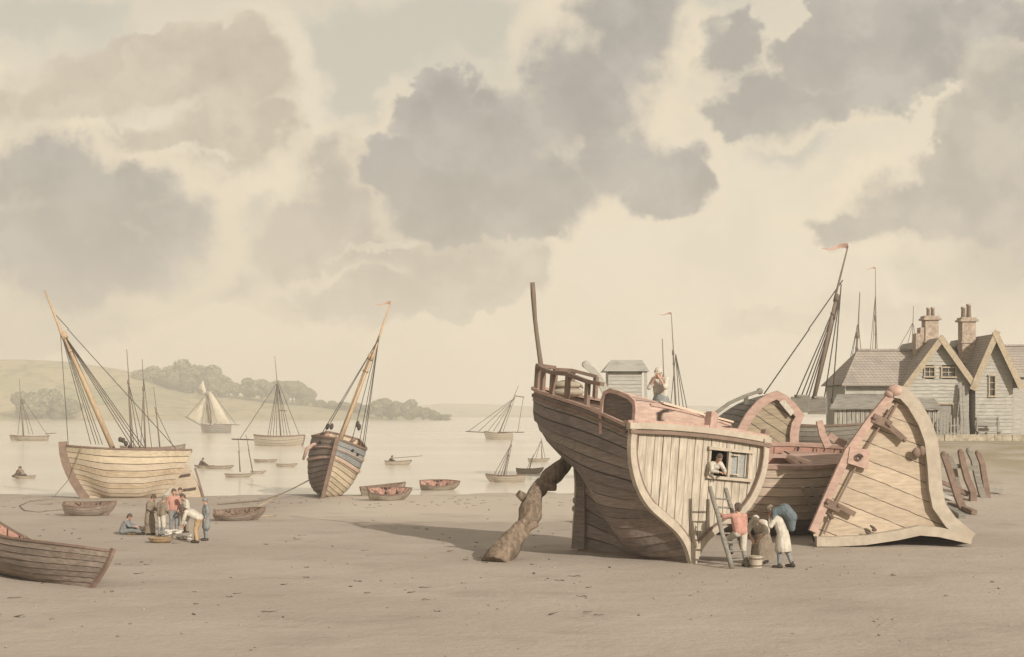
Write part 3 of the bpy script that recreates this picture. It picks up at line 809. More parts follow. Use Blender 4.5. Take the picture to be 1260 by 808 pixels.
# thick moulding round the stern
for sd in (1, -1):
    mb = MB(); pts = [hside(HP_(0, v), sd, 0, -0.06) for v in [0.02+0.98*i/22 for i in range(23)]]
    pts = [Vector((p.x, p.y*0.975, p.z+0.03)) for p in pts]
    mb.path(pts, 0.20, 0.27, up=(1, 0, 0)) if False else mb.path(pts, 0.27, 0.18, up=(1, 0, 0))
    ins = [Vector((p.x-0.05, p.y-sd*0.13, p.z+0.07)) for p in pts[3:]]
    mb.path(ins, 0.05, 0.10, up=(1, 0, 0), m=1)
    mb.build('stern_moulding', [M['trim'], M['trimd']], hulk)
mb = MB(); pts = [tpt(y, top_z(y)+0.08, -0.05) for y in [-2.72+5.44*i/12 for i in range(13)]]
mb.path(pts, 0.26, 0.20); mb.path([p+Vector((-0.10, 0, -0.19)) for p in pts], 0.10, 0.12, m=1); mb.path([p+Vector((0.12, 0, 0.13)) for p in pts], 0.3, 0.10, m=2)
mb.build('taffrail', [M['trim'], M['trimd'], M['pink']], hulk)
mb = MB(); mb.path([(-0.09, 0.02, -0.02), (-0.10, 0.02, 0.5), (-0.06, 0.02, 0.9), (0.0, 0.02, 1.35)], 0.24, 0.22, up=(1, 0, 0), taper=(1, 0.5)); mb.ell((-0.20, 0.0, 0.62), (0.05, 0.09, 0.11)); mb.build('stern_post', M['trim'], hulk)
# window
wf = MB()
for z in (WZ0-0.06, WZ1+0.05): wf.path([tpt(WY0-0.16, z, -0.07), tpt(WY1+0.12, z, -0.07)], 0.18, 0.10)
for y in (WY0-0.03, (WY0+WY1)/2+0.02, WY1+0.03): wf.path([tpt(y, WZ0-0.01, -0.05), tpt(y, WZ1, -0.05)], 0.10, 0.09, up=(1, 0, 0))
fr = wf.build('window_frame', M['trim'], hulk)
sb = MB(); y0, y1 = WY0+0.03, (WY0+WY1)/2-0.03
sb.prism([tpt(y0, WZ0+.02, 0.0), tpt(y1, WZ0+.02, 0.0), tpt(y1, WZ1-.03, 0.0), tpt(y0, WZ1-.03, 0.0)], (0.04, 0, 0), 0)
for q in (0.08, 0.5, 0.92): sb.box(tpt(lerp(y0, y1, q), (WZ0+WZ1)/2, -0.03), (0.03, 0.05, WZ1-WZ0-.08), m=1)
for q in (0.12, 0.88): sb.box(tpt((y0+y1)/2, lerp(WZ0, WZ1, q), -0.035), (0.03, y1-y0-.02, 0.05), (0, 0, 0.2), m=1)
sb.build('shutter', [M['bluegrey'], M['trim']], fr)
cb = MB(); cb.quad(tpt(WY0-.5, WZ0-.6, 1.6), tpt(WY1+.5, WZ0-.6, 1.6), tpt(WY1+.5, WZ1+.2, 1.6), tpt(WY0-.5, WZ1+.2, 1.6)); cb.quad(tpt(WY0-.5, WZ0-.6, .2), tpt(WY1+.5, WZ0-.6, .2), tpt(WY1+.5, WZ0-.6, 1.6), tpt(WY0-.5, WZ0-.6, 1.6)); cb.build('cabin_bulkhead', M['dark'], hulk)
# deck, gunwale rails
dk = MB(); rows = []
for i in range(25):
    u = 0.01+0.97*i/24; p = HP_(u, 0.95); y = max(0, p.y-0.02)
    rows.append([hside(Vector((p.x, y*abs(q), p.z+0.12*(1-q*q))), 1 if q >= 0 else -1, u) for q in (-1, -.6, -.2, .2, .6, 1)])
dk.grid(rows, 0, True, flip=True); dk.build('deck', M['pinkdeck'], hulk)
for sd in (1, -1):
    g = MB(); g.path([hside(HP_(0.02+0.975*i/30, 1.0), sd, 0.02+0.975*i/30)+Vector((0, 0, 0.05)) for i in range(31)], 0.26, 0.10)
    g.path([hside(HP_(0.02+0.975*i/30, 0.965), sd, 0.02+0.975*i/30)+Vector((0, 0.05*sd, 0)) for i in range(31)], 0.10, 0.09, m=1)
    g.build('gunwale', [M['pink'], M['trimd']], hulk)
# deadwood post at the far end and stem along the overhang
mb = MB(); mb.path([(5.55, 0, 0.02), (5.6, 0, 1.0), (5.72, 0, 2.2), (6.0, 0, 3.1)], 0.34, 0.62, up=(1, 0, 0), taper=(1.15, 0.55)); mb.build('deadwood', M['hulk'], hulk)
mb = MB(); mb.path([(5.95, 0, 0.0), (6.0, 0, 0.9), (5.98, 0, 1.6), (6.06, 0, 2.4), (6.2, 0, 3.0), (6.5, 0, 3.28)], 0.16, 0.14, up=(1, 0, 0))
mb.ell((6.08, 0, 1.75), (0.12, 0.12, 0.14)); mb.ell((6.1, 0, 1.45), (0.10, 0.12, 0.12)); mb.build('sternpost_face', M['trim'], hulk)
mb = MB(); st = [HP_(1, v) for v in [0.40+0.6*i/10 for i in range(11)]]; mb.path([Vector((p.x+0.05, 0, p.z)) for p in st], 0.12, 0.16, up=(1, 0, 0)); mb.build('stem', M['trimd'], hulk)
mb = MB(); mb.path([(0.0, 0, -0.04), (5.6, 0, -0.04)], 0.26, 0.16); mb.build('keel', M['trimd'], hulk)
# lookout rail
for sd in (1, -1):
    tops = []
    for i, u in enumerate((0.36, 0.52, 0.66, 0.80, 0.90, 0.965) if sd > 0 else (0.80, 0.90, 0.965)):
        p = hside(HP_(u, 1.0), sd, u); p = Vector((p.x, p.y-0.08*sd, p.z+0.08)); h = 0.82+0.06*math.sin(i*2)
        mb = MB(); mb.path([p, p+Vector((0.02, 0, h))], 0.16, 0.14, up=(0, 1, 0)); mb.build('stanchion', M['trimd'], hulk); tops.append(p+Vector((0.02, 0, h)))
    mb = MB(); mb.path(([tops[0]+Vector((-.75, 0, -.1))] if sd > 0 else [])+tops, 0.20, 0.13); mb.build('top_rail', M['trimd'], hulk)
mb = MB(); a = hside(HP_(0.965, 1), 1, .965); b = hside(HP_(0.965, 1), -1, .965); mb.path([a+Vector((0, -.08, .92)), Vector((8.62, 0, a.z+.95)), b+Vector((0, .08, .92))], 0.2, 0.13)
mb.path([(8.6, 0, 5.86), (8.62, 0, 6.78)], 0.17, 0.17, up=(0, 1, 0)); mb.build('top_rail', M['trimd'], hulk)
# raised quarter house: dark rounded side, faded red top running down to the stern
qs = MB(); prof = [(0.2, 3.75), (0.12, 4.3), (0.10, 4.75), (0.16, 5.0), (0.45, 5.18), (0.95, 5.32), (1.45, 5.42), (1.72, 5.34), (1.82, 5.1), (1.84, 4.55), (1.75, 3.95)]
def qy(x): return 2.50-0.05*x
port = [Vector((x+0.35, qy(x), z)) for x, z in prof]
qs.prism(port, (0, -0.12, 0), 0)
qs.build('quarter_panel', M['hulk2'], hulk)
qr = MB(); rows = []
star = [Vector((x-0.2, -2.0, 4.35+(max(z, 4.3)-4.3)*0.30)) for x, z in prof]
for k in range(9):
    t = k/8; rows.append([a.lerp(b, t)+Vector((0, 0, 0.10*math.sin(t*math.pi))) for a, b in zip([p+Vector((0, -0.06, 0.03)) for p in port], star)])
qr.grid(rows, 0, True); qr.build('quarter_roof', M['pinkboards'], hulk)
for y0_, y1_, xx, zz in ((1.2, -0.3, 0.9, 0.04), (0.9, -1.0, 1.5, 0.05), (0.2, -1.5, 0.6, 0.05)):
    k0, k1 = (2.5-y0_)/4.5, (2.5-y1_)/4.5; mb = MB(); i0 = 4 if xx < 1.2 else 5
    mb.path([port[i0].lerp(star[i0], k0)+Vector((0, 0, .14)), port[i0-1].lerp(star[i0-1], k1)+Vector((0, 0, .17))], 0.24, 0.06); mb.build('loose_board', M['palepink'], hulk)
qb = MB(); qb.path([p+Vector((0, 0.02, 0.03)) for p in port], 0.14, 0.10, up=(0, 1, 0)); qb.path([(p+Vector((-0.02, -0.02, 0.05))) for p in [rows[k][1] for k in range(9)]], 0.16, 0.12); qb.path([rows[k][6] for k in range(9)], 0.10, 0.08); qb.path([rows[k][3]+Vector((0, 0, .02)) for k in range(1, 8)], 0.09, 0.07); qb.build('quarter_trim', M['pink'], hulk)
mb = MB(); c = tpt(-0.45, 4.25, 0.1); mb.path([c, c+Vector((0, 0, 0.25)), c+Vector((0, -.03, 0.62)), c+Vector((0, -.03, 0.72))], 0.32, 0.36, up=(1, 0, 0)); mb.path([c+Vector((0, -.03, 0.70)), c+Vector((0, -.03, 0.78))], 0.22, 0.26, up=(1, 0, 0)); mb.build('timber_head', M['pink'], hulk)
mb = MB(); c = tpt(-2.55, 4.3, 0.05); mb.path([c, c+Vector((0, -.1, 0.3))], 0.2, 0.2, up=(1, 0, 0)); mb.build('timber_head', M['trimd'], hulk)

def hw(p): return (Matrix.Translation(hulk.location) @ hulk.rotation_euler.to_matrix().to_4x4()) @ Vector(p)
# flag pole by the rail
base = hw((8.05, 0.45, 5.5))
pole = thing('bare_pole', 'tall crooked bare pole standing at the railed end of the big dark hull', 'pole', base)
mb = MB(); h = base
tp = ray(655, 348, base.y); m1 = ray(658.5, 395, base.y); m2 = ray(663, 430, base.y)
mb.tube([p-h for p in (base, ray(667, 458, base.y), m2, m1, ray(656, 362, base.y), tp)], [0.105, 0.10, 0.085, 0.085, 0.10, 0.085], 9, wob=0.15); mb.build('shaft', M['mastd'], pole)
# lashed bundle on deck
c = hw((6.7, 0.25, 5.52))
tub = thing('canvas_bundle', 'rounded roped bundle lying on deck behind the rail of the big dark hull', 'bundle', c)
mb = MB(); mb.ell((0, 0, 0.16), (0.62, 0.5, 0.20), n=16, k=8); mb.ell((0, 0, 0.42), (0.58, 0.46, 0.16), n=16, k=8); mb.build('cover', M['palegrey'], tub)
mb = MB()
for a in (0.3, 1.7, 2.6): mb.tube([(0.62*math.cos(a)*math.cos(t), 0.5*math.sin(a)*math.cos(t), 0.3+0.3*math.sin(t)) for t in [math.pi*i/10 for i in range(11)]], 0.022, 5)
mb.build('lashing', M['ropel'], tub)
# gnarled prop
pb = hit(611, 690); pt_ = hw((6.35, 0.25, 3.22))
prop = thing('prop_log', 'gnarled tree trunk leaning as a prop under the big dark hull', 'log', pb)
mb = MB(); n = 22; pts = []; rad = []
for i in range(n+1):
    t = i/n; p = pb.lerp(pt_, t)-pb
    p += Vector((0.22*math.sin(t*7)*math.sin(t*math.pi), 0, 0.30*math.sin(t*math.pi)*0.5+0.06*math.sin(t*13)))
    pts.append(p); rad.append((0.37-0.09*t)*(1+0.13*math.sin(t*17)+0.10*math.sin(t*31+1))*(1.25 if i == 0 else 1))
pts[0].z -= 0.12
mb.tube(pts, rad, 14, wob=0.55); mb.build('trunk', M['log'], prop)
for t, a, l in ((0.52, (-0.75, -0.3, 0.55), 0.42), (0.28, (0.9, -0.2, 0.35), 0.34), (0.93, (0.6, -0.5, 0.5), 0.30), (0.72, (0.8, -0.3, -0.1), 0.3)):
    p = pts[int(t*n)]; d = Vector(a).normalized(); kb = MB(); kb.tube([p, p+d*l*0.7, p+d*(l+0.22)], [0.26, 0.17, 0.13], 9, wob=0.3); kb.build('knot', M['log'], prop)

# ---------------------------------------------------------------- second hull, broadside behind the ladder group
b2c = hit(985, 660)
b2, P2 = boat('open_hull', 'half decked hull with faded red rim and dark planked belly behind the ladder group', 'boat', b2c+Vector((-0.3, 1.9, 0.0)), 4, 8.4, 4.4, 3.3, heel=11, hull='hulk2', upper='palepink', uppern=6, inside='insidepink', trimm='pink', nS=12, nU=30, lap=0.03, thwarts=0, stem_w=0.22, gun=0.15, tr=0.7, full=1.15, sheer_b=0.04, sheer_s=0.03, rake_b=1.2, rake_s=0.5, stern_v=0.3)
mb = MB()
for x, wd in ((-1.2, 3.6), (0.3, 4.0), (1.9, 3.4)):
    mb.path([(x, -wd/2, 2.95), (x, 0, 3.05), (x, wd/2, 2.95)], 0.24, 0.16)
mb.path([(-1.2, 0.9, 3.1), (1.9, 0.9, 3.1)], 0.2, 0.12); mb.path([(-1.2, -0.9, 3.1), (1.9, -0.9, 3.1)], 0.2, 0.12); mb.build('deck_beams', M['pink'], b2)
mb = MB(); rows = []
for i in range(9):
    p = P2(0.55+0.42*i/8, 0.95); y = max(0, p.y-0.05); rows.append([(p.x, y*q, p.z+0.1*(1-q*q)) for q in (-1, -.5, 0, .5, 1)])
mb.grid(rows, 0, True, flip=True); mb.build('foredeck', M['pinkdeck'], b2)
def between_pts(root, name, pts, w, h, mat, up=(0, 1, 0), taper=None):
    W = L2(root); mb = MB(); mb.path([W @ Vector(p) for p in pts], w, h, up=up, taper=taper); return mb.build(name, M[mat], root)
Y = 53.2
for a, b in (((1008, 517), (1019, 549)), ((1020, 534), (1040, 546))):
    between_pts(b2, 'broken_frame', [ray(*a, Y), ray((a[0]+b[0])/2-2, (a[1]+b[1])/2, Y), ray(*b, Y)], 0.26, 0.2, 'pink', taper=(0.9, 1.1))
between_pts(b2, 'loose_plank', [ray(968, 560, 51.2), ray(998, 568, 51.0)], 0.22, 0.1, 'trimd', up=(0, 0, 1))
def surf(root, part, px, py, back=0.0):
    """point where the sight line through a photo position meets a built part, pulled towards the viewer by -back"""
    from mathutils.bvhtree import BVHTree
    o = [c for c in root.children if c.name.split('.')[0] == part][0]; MW = Matrix.Translation(root.location) @ root.rotation_euler.to_matrix().to_4x4()
    t = BVHTree.FromPolygons([MW @ v.co for v in o.data.vertices], [p.vertices[:] for p in o.data.polygons])
    c = Vector((0, 0, H)); d = (ray(px, py, 10)-c).normalized(); h = t.ray_cast(c, d)
    return (h[0]+d*back) if h[0] is not None else None
for a, b in (((988, 598), (1003, 636)), ((998, 596), (1011, 622))):
    q = [surf(b2, 'hull', lerp(a[0], b[0], t), lerp(a[1], b[1], t), -.05) for t in (0, .5, 1)]
    if all(p is not None for p in q): between_pts(b2, 'nailed_cleat', q, 0.16, 0.12, 'trim')

# ---------------------------------------------------------------- stern of the vessel lying on its side
TY = 51.6
def tp_(px, py, back=0.0):
    p = ray(px, py, TY); p = ray(px, py, TY+0.12*max(0, p.z)+back); return p
OUT = [(1100, 477), (1111, 480), (1123, 493), (1137, 517), (1145, 540), (1148.5, 570), (1150.5, 600), (1155, 622), (1170, 643), (1196, 664), (1178, 662), (1155, 655), (1130, 653), (1102, 659), (1062, 665), (1025, 667), (1000, 667), (996, 655), (1015, 611), (1041, 554), (1070, 513)]
o3 = [tp_(*p) for p in OUT]
for p in o3: p.z = max(p.z, ground_z(p.x, p.y)+0.02)
org = Vector((o3[14].x, o3[14].y, ground_z(o3[14].x, o3[14].y)))
wreck = thing('capsized_vessel', 'pale planked stern of a vessel lying on its side with iron straps', 'ship', org)
loc3 = [p-org for p in o3]; cen = sum(loc3, Vector())/len(loc3)
mb = MB(); inset = [p.lerp(cen, 0.035)+Vector((0, 0.10, 0)) for p in loc3]
# skip the spur in the panel
mb.prism(inset, (0.05, 0.12, 0)); mb.build('transom', wood('pale_tan_fanned_planks', (0.47, 0.375, 0.275), grain=(0.5, 3, 3), var=0.2, seam=((0.37, 0, 0.93), 0.62, 0.022), stain=(0.28, 0.21, 0.145)), wreck)
hb = MB(); rows = []
apx = cen+Vector((2.2, 7.5, -1.6))
for k in range(9):
    t = k/8; s = math.sqrt(max(0.0, 1-t**2.2)); row = []
    for p in loc3+[loc3[0]]:
        q = cen+(p-cen)*max(0.03, s)*0.985; q = q+(apx-cen)*t+Vector((0, 0.12, 0)); q.z = max(q.z, 0.02); row.append(q)
    rows.append(row)
hb.grid(rows, 0, True); hb.build('hull', M['hulk2'], wreck)
def sweep_px(idx, w, h, name, mat, push=-0.05):
    mb = MB(); mb.path([loc3[i].lerp(cen, 0.03)+Vector((0, push, 0)) for i in idx], w, h, up=(0, 1, 0)); return mb.build(name, M[mat], wreck)
sweep_px([0, 1, 2, 3, 4, 5, 6, 7, 8, 9], 0.50, 0.34, 'side_moulding', 'trim', -0.06)
sweep_px([16, 15, 14, 13, 12, 11, 9], 0.36, 0.40, 'lower_moulding', 'trim', -0.08)
sweep_px([0, 20, 19, 18, 17], 0.30, 0.24, 'top_timber', 'pink', -0.04)
mb = MB(); mb.path([tp_(1098, 500, -.1)-org, tp_(1060, 560, -.1)-org, tp_(1030, 618, -.1)-org, tp_(1014, 656, -.1)-org], 0.07, 0.06, up=(0, 1, 0)); mb.path([tp_(1104, 496, -.06)-org, tp_(1093, 515, -.06)-org], 0.08, 0.06, up=(0, 1, 0)); mb.build('centre_batten', M['trimd'], wreck)
mb = MB(); c = tp_(1101, 480, -.1)-org; mb.ell(c, (0.30, 0.25, 0.24)); mb.ell(c+Vector((-.2, 0, -.12)), (.2, .2, .17)); mb.build('timber_head', M['pink'], wreck)
for a, b, w in (((1074, 513), (1096, 523), 0.34), ((1090, 520), (1114, 541), 0.2)):
    mb = MB(); A_, B_ = tp_(*a, -.16)-org, tp_(*b, -.16)-org; mb.path([A_, B_], w, 0.12, up=(0, 1, 0)); mb.ell(A_+Vector((0.05, -0.08, 0)), (.09, .05, .09)); mb.ell(B_+Vector((-0.05, -0.08, 0)), (.07, .05, .07)); mb.build('hinge_strap', M['trimd'], wreck)
for a, b, w in (((1016, 617), (1034, 625), 0.32), ((1030, 621), (1052, 632), 0.2)):
    mb = MB(); A_, B_ = tp_(*a, -.16)-org, tp_(*b, -.16)-org; mb.path([A_, B_], w, 0.12, up=(0, 1, 0)); mb.ell(A_+Vector((0.05, -0.08, 0)), (.08, .05, .08)); mb.build('hinge_strap', M['trimd'], wreck)
mb = MB(); ol = [tp_(1046, 549, -.2)-org, tp_(1071, 553, -.2)-org, tp_(1068, 577, -.2)-org, tp_(1043, 569, -.2)-org]; mb.prism(ol, (0, 0.16, 0), 0)
rc = tp_(1057, 562, -.26)-org; mb.tube([rc+Vector((0.14*math.cos(a)*(1-a*0.06), -0.02, 0.14*math.sin(a)*(1-a*0.06))) for a in [i*0.5 for i in range(18)]], 0.028, 6, m=1); pl = mb.build('bolt_plate', [M['pink'], M['iron']], wreck)
mb = MB(); rc = tp_(1128, 556, -.2)-org
mb.ell(rc, (.17, .1, .2)); mb.ell(rc+Vector((.2, 0, .06)), (.13, .1, .2)); mb.build('cleat', M['trimd'], wreck)
for px, py in ((1021, 633), (1074, 648), (1068, 655)):
    mb = MB(); c = tp_(px, py, -.14)-org; mb.ell(c, (.14, .06, .05), (0, .6, 0)); mb.ell(c+Vector((.05, -.02, -.1)), (.10, .05, .06)); mb.build('iron_lug', M['iron'], wreck)

# ---------------------------------------------------------------- hull behind: arched stern
c3 = ray(948, 560, 68); c3.z = ground_z(c3.x, 68)
b3 = thing('laid_up_hull', 'grey hull with an arched faded red stern frame standing behind the red rimmed hull', 'boat', c3)
Y3 = 66.0
AR = [(906, 560), (907, 545), (911, 528), (921, 510), (934, 495), (946, 487), (956, 483.5), (966, 489), (976, 499), (985, 510), (980, 521), (978, 533), (978, 560)]
a3 = [ray(x, y, Y3)-c3 for x, y in AR]; ce = ray(945, 530, Y3)-c3
mb = MB(); mb.prism([p.lerp(ce, 0.03)+Vector((0, .08, 0)) for p in a3], (0, .1, 0)); mb.build('transom', wood('pale_diagonal_planks', (0.36, 0.29, 0.2), seam=((0.55, 0, 0.83), 0.45, 0.03)), b3)
mb = MB(); mb.path([p.lerp(ce, 0.04) for p in a3], 0.42, 0.34, up=(0, 1, 0)); mb.build('stern_frame', M['pink'], b3)
mb = MB(); q = [ray(959, 494, Y3-.2)-c3, ray(965, 491, Y3-.2)-c3, ray(978, 506, Y3-.2)-c3, ray(973, 511, Y3-.2)-c3]; mb.prism(q, (0, .06, 0)); mb.build('stern_board', M['white'], b3)
hb = MB(); endc = ray(874, 534, 69.5)-c3; rows = []
for k in range(11):
    t = k/10; s = 1-t**2.7*0.95; rows.append([ce.lerp(endc, t)+(p-ce)*s+Vector((0, .12+t*1.0, 0)) for p in a3])
for k in range(10):
    lo = rows[k]; hi = rows[k+1]; hb.grid([lo, hi], 0, True)
hb.build('hull', wood('grey_planks_of_laid_up_hull', (0.225, 0.205, 0.175), grain=(0.3, 3, 4), seam=((0.25, 0, 0.97), 0.3, 0.03)), b3)
mb = MB(); mb.path([ray(x, y, 66.4)-c3 for x, y in ((871, 520), (880, 508), (898, 495), (918, 486), (935, 480.5))], 0.16, 0.26, up=(0, 1, 0)); mb.path([ray(918, 487, 66.4)-c3, ray(918, 496, 66.6)-c3], 0.2, 0.14, up=(0, 1, 0)); mb.ell(ray(935, 480.5, 66.4)-c3, (.16, .14, .16)); mb.build('quarter_rail', M['greywood'], b3)
# ---------------------------------------------------------------- houses on the bank
HYY = 100.0
def hx(px): return (px-630)/F*HYY
def hz(py): return H-(py-HY)/F*HYY
def boards(mb, x0, x1, z0, top_fn, y, holes=(), bh=0.26, m=0):
    """overlapping weatherboards on a wall facing -y; top_fn(z) gives the x range at height z (for gables)"""
    z = z0
    while True:
        r0 = top_fn(z+0.001); r1 = top_fn(z+bh)
        if r0 is None or r0[1]-r0[0] < 0.1: break
        if r1 is None: r1 = ((r0[0]+r0[1])/2-0.02, (r0[0]+r0[1])/2+0.02)
        segs = [(r0[0], r0[1], r1[0], r1[1])]
        for (a, b, c, d) in holes:
            if z < d-0.02 and z+bh > c+0.02:
                ns = []
                for s in segs:
                    if a > s[0] and b < s[1]: ns += [(s[0], a, s[2], a), (b, s[1], b, s[3])]
                    else: ns.append(s)
                segs = ns
        for a, b, c, d in segs:
            j = random.uniform(-0.01, 0.01)
            mb.quad((a, y-0.05+j, z), (b, y-0.05+j, z+j), (d, y-0.005, z+bh+0.01), (c, y-0.005, z+bh+0.01), m)
            mb.quad((a, y, z), (b, y, z), (b, y-0.05+j, z+j), (a, y-0.05+j, z), 1)
        z += bh
def rect_fn(x0, x1, z1): return lambda z: (x0, x1) if z < z1-0.01 else None
def gable_fn(x0, x1, ze, xa, za):
    def f(z):
        if z <= ze: return (x0, x1)
        if z >= za-0.02: return None
        t = (z-ze)/(za-ze); return (lerp(x0, xa, t), lerp(x1, xa, t))
    return f
def window(root, x0, x1, z0, z1, y, bars=(1, 1), name='window'):
    mb = MB()
    for z in (z0-0.05, z1+0.05): mb.box(((x0+x1)/2, y-0.06, z), (x1-x0+0.28, 0.14, 0.11))
    for x in (x0-0.05, x1+0.05): mb.box((x, y-0.055, (z0+z1)/2), (0.1, 0.12, z1-z0-0.005))
    for i in range(bars[0]): mb.box((lerp(x0, x1, (i+1)/(bars[0]+1)), y-0.01, (z0+z1)/2), (0.05, 0.05, z1-z0-0.01))
    for i in range(bars[1]): mb.box(((x0+x1)/2, y-0.012, lerp(z0, z1, (i+1)/(bars[1]+1))), (x1-x0-0.01, 0.04, 0.05))
    f = mb.build(name, M['barge'], root)
    g = MB(); g.box(((x0+x1)/2, y+0.06, (z0+z1)/2), (x1-x0, 0.02, z1-z0)); g.build('pane', M['glass'], f); return f
m, ntg, bb = new_mat('old_window_glass'); bb.inputs['Base Color'].default_value = (0.05, 0.05, 0.045, 1); bb.inputs['Roughness'].default_value = 0.15; M['glass'] = m
def slab(mb, a, b, c, d, th=0.16, m=0):
    n = (Vector(b)-Vector(a)).cross(Vector(d)-Vector(a)).normalized()
    if n.z < 0: n = -n
    mb.prism([a, b, c, d], n*th, m)
def gable_house(name, label, px0, px1, pxa, pya, pye, holes, depth, group, by=0.0):
    """a gabled front facing the beach"""
    x0, x1, xa = hx(px0), hx(px1), hx(pxa); za, ze = hz(pya), hz(pye); g = 2.95
    o = Vector(((x0+x1)/2, HYY, g)); root = thing(name, label, 'house', o, group=group)
    x0 -= o.x; x1 -= o.x; xa -= o.x; za -= g; ze -= g
    hl = [((hx(a)-o.x), (hx(b)-o.x), hz(d)-g, hz(c)-g) for a, b, c, d in holes]     # px0 px1 pytop pybot
    mb = MB(); boards(mb, x0, x1, 0, gable_fn(x0, x1, ze, xa, za-0.15), 0.0, hl)
    # body behind the boards
    for x in (x0, x1):
        z = 0.0
        while z < ze-0.05:
            mb.quad((x+(-.04 if x == x0 else .04), 0, z), (x+(-.04 if x == x0 else .04), depth, z), (x, depth, z+0.26), (x, 0, z+0.26)); z += 0.26
    mb.poly([(x0, depth, 0), (x1, depth, 0), (x1, depth, ze), (xa, depth, za), (x0, depth, ze)])
    # dark inside wall seen through openings
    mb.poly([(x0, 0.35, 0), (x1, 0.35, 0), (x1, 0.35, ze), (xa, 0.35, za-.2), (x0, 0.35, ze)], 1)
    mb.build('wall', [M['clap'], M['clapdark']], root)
    rf = MB(); ov = 0.42
    sl = (za-ze)/(xa-x0)
    slab(rf, (x0-ov, -0.45, ze-ov*sl+.02), (xa, -0.45, za+.02), (xa, depth+.2, za+.02), (x0-ov, depth+.2, ze-ov*sl+.02))
    sl2 = (za-ze)/(x1-xa)
    slab(rf, (x1+ov, -0.45, ze-ov*sl2+.02), (xa, -0.45, za+.02), (xa, depth+.2, za+.02), (x1+ov, depth+.2, ze-ov*sl2+.02))
    rf.build('roof', M['roof'], root)
    for (xe, s) in ((x0-ov, sl), (x1+ov, sl2)):
        yb = -0.50-by-(0.035 if xe > xa else 0); bg_ = MB(); bg_.path([(xe, yb, ze-ov*s-.04), (xa+(0.12 if xe < xa else -0.12), yb, za+0.02+0.12*s)], 0.10, 0.42, up=(0, 0, 1)); bg_.build('bargeboard', M['barge'], root)
    return root, o, (x0, x1, xa, ze, za)
ha, oa, ga = gable_house('weatherboard_house', 'grey boarded gabled house with two small gable windows and a long tiled side wing', 1118, 1192, 1156, 417, 467,
                         [(1138, 1149, 451.5, 462), (1159, 1175, 452, 462.5), (1153.5, 1172, 497, 539)], 9.0, 'boarded houses on the bank')
for a, b, c, d in ((1138, 1149, 451.5, 462), (1159, 1175, 452, 462.5)):
    window(ha, hx(a)-oa.x, hx(b)-oa.x, hz(d)-oa.z, hz(c)-oa.z, -0.02, (1, 1))
mb = MB(); x0, x1 = hx(1153.5)-oa.x, hx(1172)-oa.x
mb.box(((x0+x1)/2, 0.06, 1.27), (x1-x0, 0.06, 2.5))
for x in (x0-0.06, x1+0.06): mb.box((x, -0.05, 1.3), (0.12, 0.12, 2.6), m=1)
mb.box(((x0+x1)/2, -0.05, 2.66), (x1-x0+0.3, 0.13, 0.12), m=1); d_ = mb.build('door', [M['clapdark'], M['barge']], ha)
mb = MB(); mb.ell((x1-0.2, 0.0, 1.2), (.05, .05, .05)); mb.build('handle', M['iron'], d_)
# side wing with hipped roof and lean-to
wx0, wx1 = hx(1044)-oa.x, hx(1118)-oa.x; wy = 0.9
mb = MB(); boards(mb, wx0, wx1, 0, rect_fn(wx0, wx1, hz(470)-oa.z), wy)
z = 0
while z < 4.2: mb.quad((wx0-.04, wy, z), (wx0-.04, 7, z), (wx0, 7, z+.26), (wx0, wy, z+.26)); z += .26
mb.build('wing_wall', [M['clap'], M['clapdark']], ha)
zr, ze_ = hz(427.5)-oa.z, hz(472)-oa.z
rf = MB(); rx0, rx1, ry = hx(1070)-oa.x, 0.5, 3.6
rf.quad((wx0-.35, wy-.55, ze_), (wx1+.1, wy-.55, ze_), (rx1, ry, zr), (rx0, ry, zr)); rf.quad((rx0, ry, zr), (rx1, ry, zr), (rx1, 7.6, ze_), (wx0-.35, 7.6, ze_)); rf.poly([(wx0-.35, wy-.55, ze_), (rx0, ry, zr), (wx0-.35, 7.6, ze_)])
rf.path([(wx0-.38, wy-.56, ze_-.03), (wx1, wy-.56, ze_-.03)], 0.12, 0.16); rf.path([(rx0, ry, zr+.04), (rx1, ry, zr+.04)], 0.26, 0.14)
rf.build('wing_roof', M['roof'], ha)
lx0, lx1 = hx(1020)-oa.x, hx(1149)-oa.x; zl0, zl1 = hz(486)-oa.z, hz(503)-oa.z
rf = MB(); slab(rf, (lx0-.4, -2.0, zl1), (lx1, -2.0, zl1), (lx1, wy, zl0), (wx0-.6, wy, zl0), 0.12); rf.build('lean_to_roof', M['greyroof'] if 'greyroof' in M else M['clapdark'], ha)
mb = MB(); x = lx0
while x < lx1-0.3:
    wd = random.uniform(0.26, 0.36); mb.box((x+wd/2, -1.6+random.uniform(-.02, .02), (zl1)/2-.03), (wd-.025, 0.06, zl1-.02-random.uniform(0, .05))); x += wd
mb.box(((lx0+lx1)/2, -1.54, zl1/2), (lx1-lx0-.1, 0.04, zl1-.1), m=1); mb.box((lx0+.05, -.35, zl1/2), (.06, 2.4, zl1-.05)); mb.box((lx1-.08, -.8, zl1/2), (.06, 1.5, zl1-.05))
mb.build('lean_to_wall', [M['clapv'], M['clapdark']], ha)
hb_, ob, gb = gable_house('weatherboard_house', 'grey boarded gabled house with one tall narrow window at the right edge of the view', 1200, 1246, 1222, 412, 462, [(1217.5, 1223.5, 462, 486)], 9.0, 'boarded houses on the bank', by=0.11)
window(hb_, hx(1217.5)-ob.x, hx(1223.5)-ob.x, hz(486)-ob.z, hz(462)-ob.z, -0.02, (0, 2))
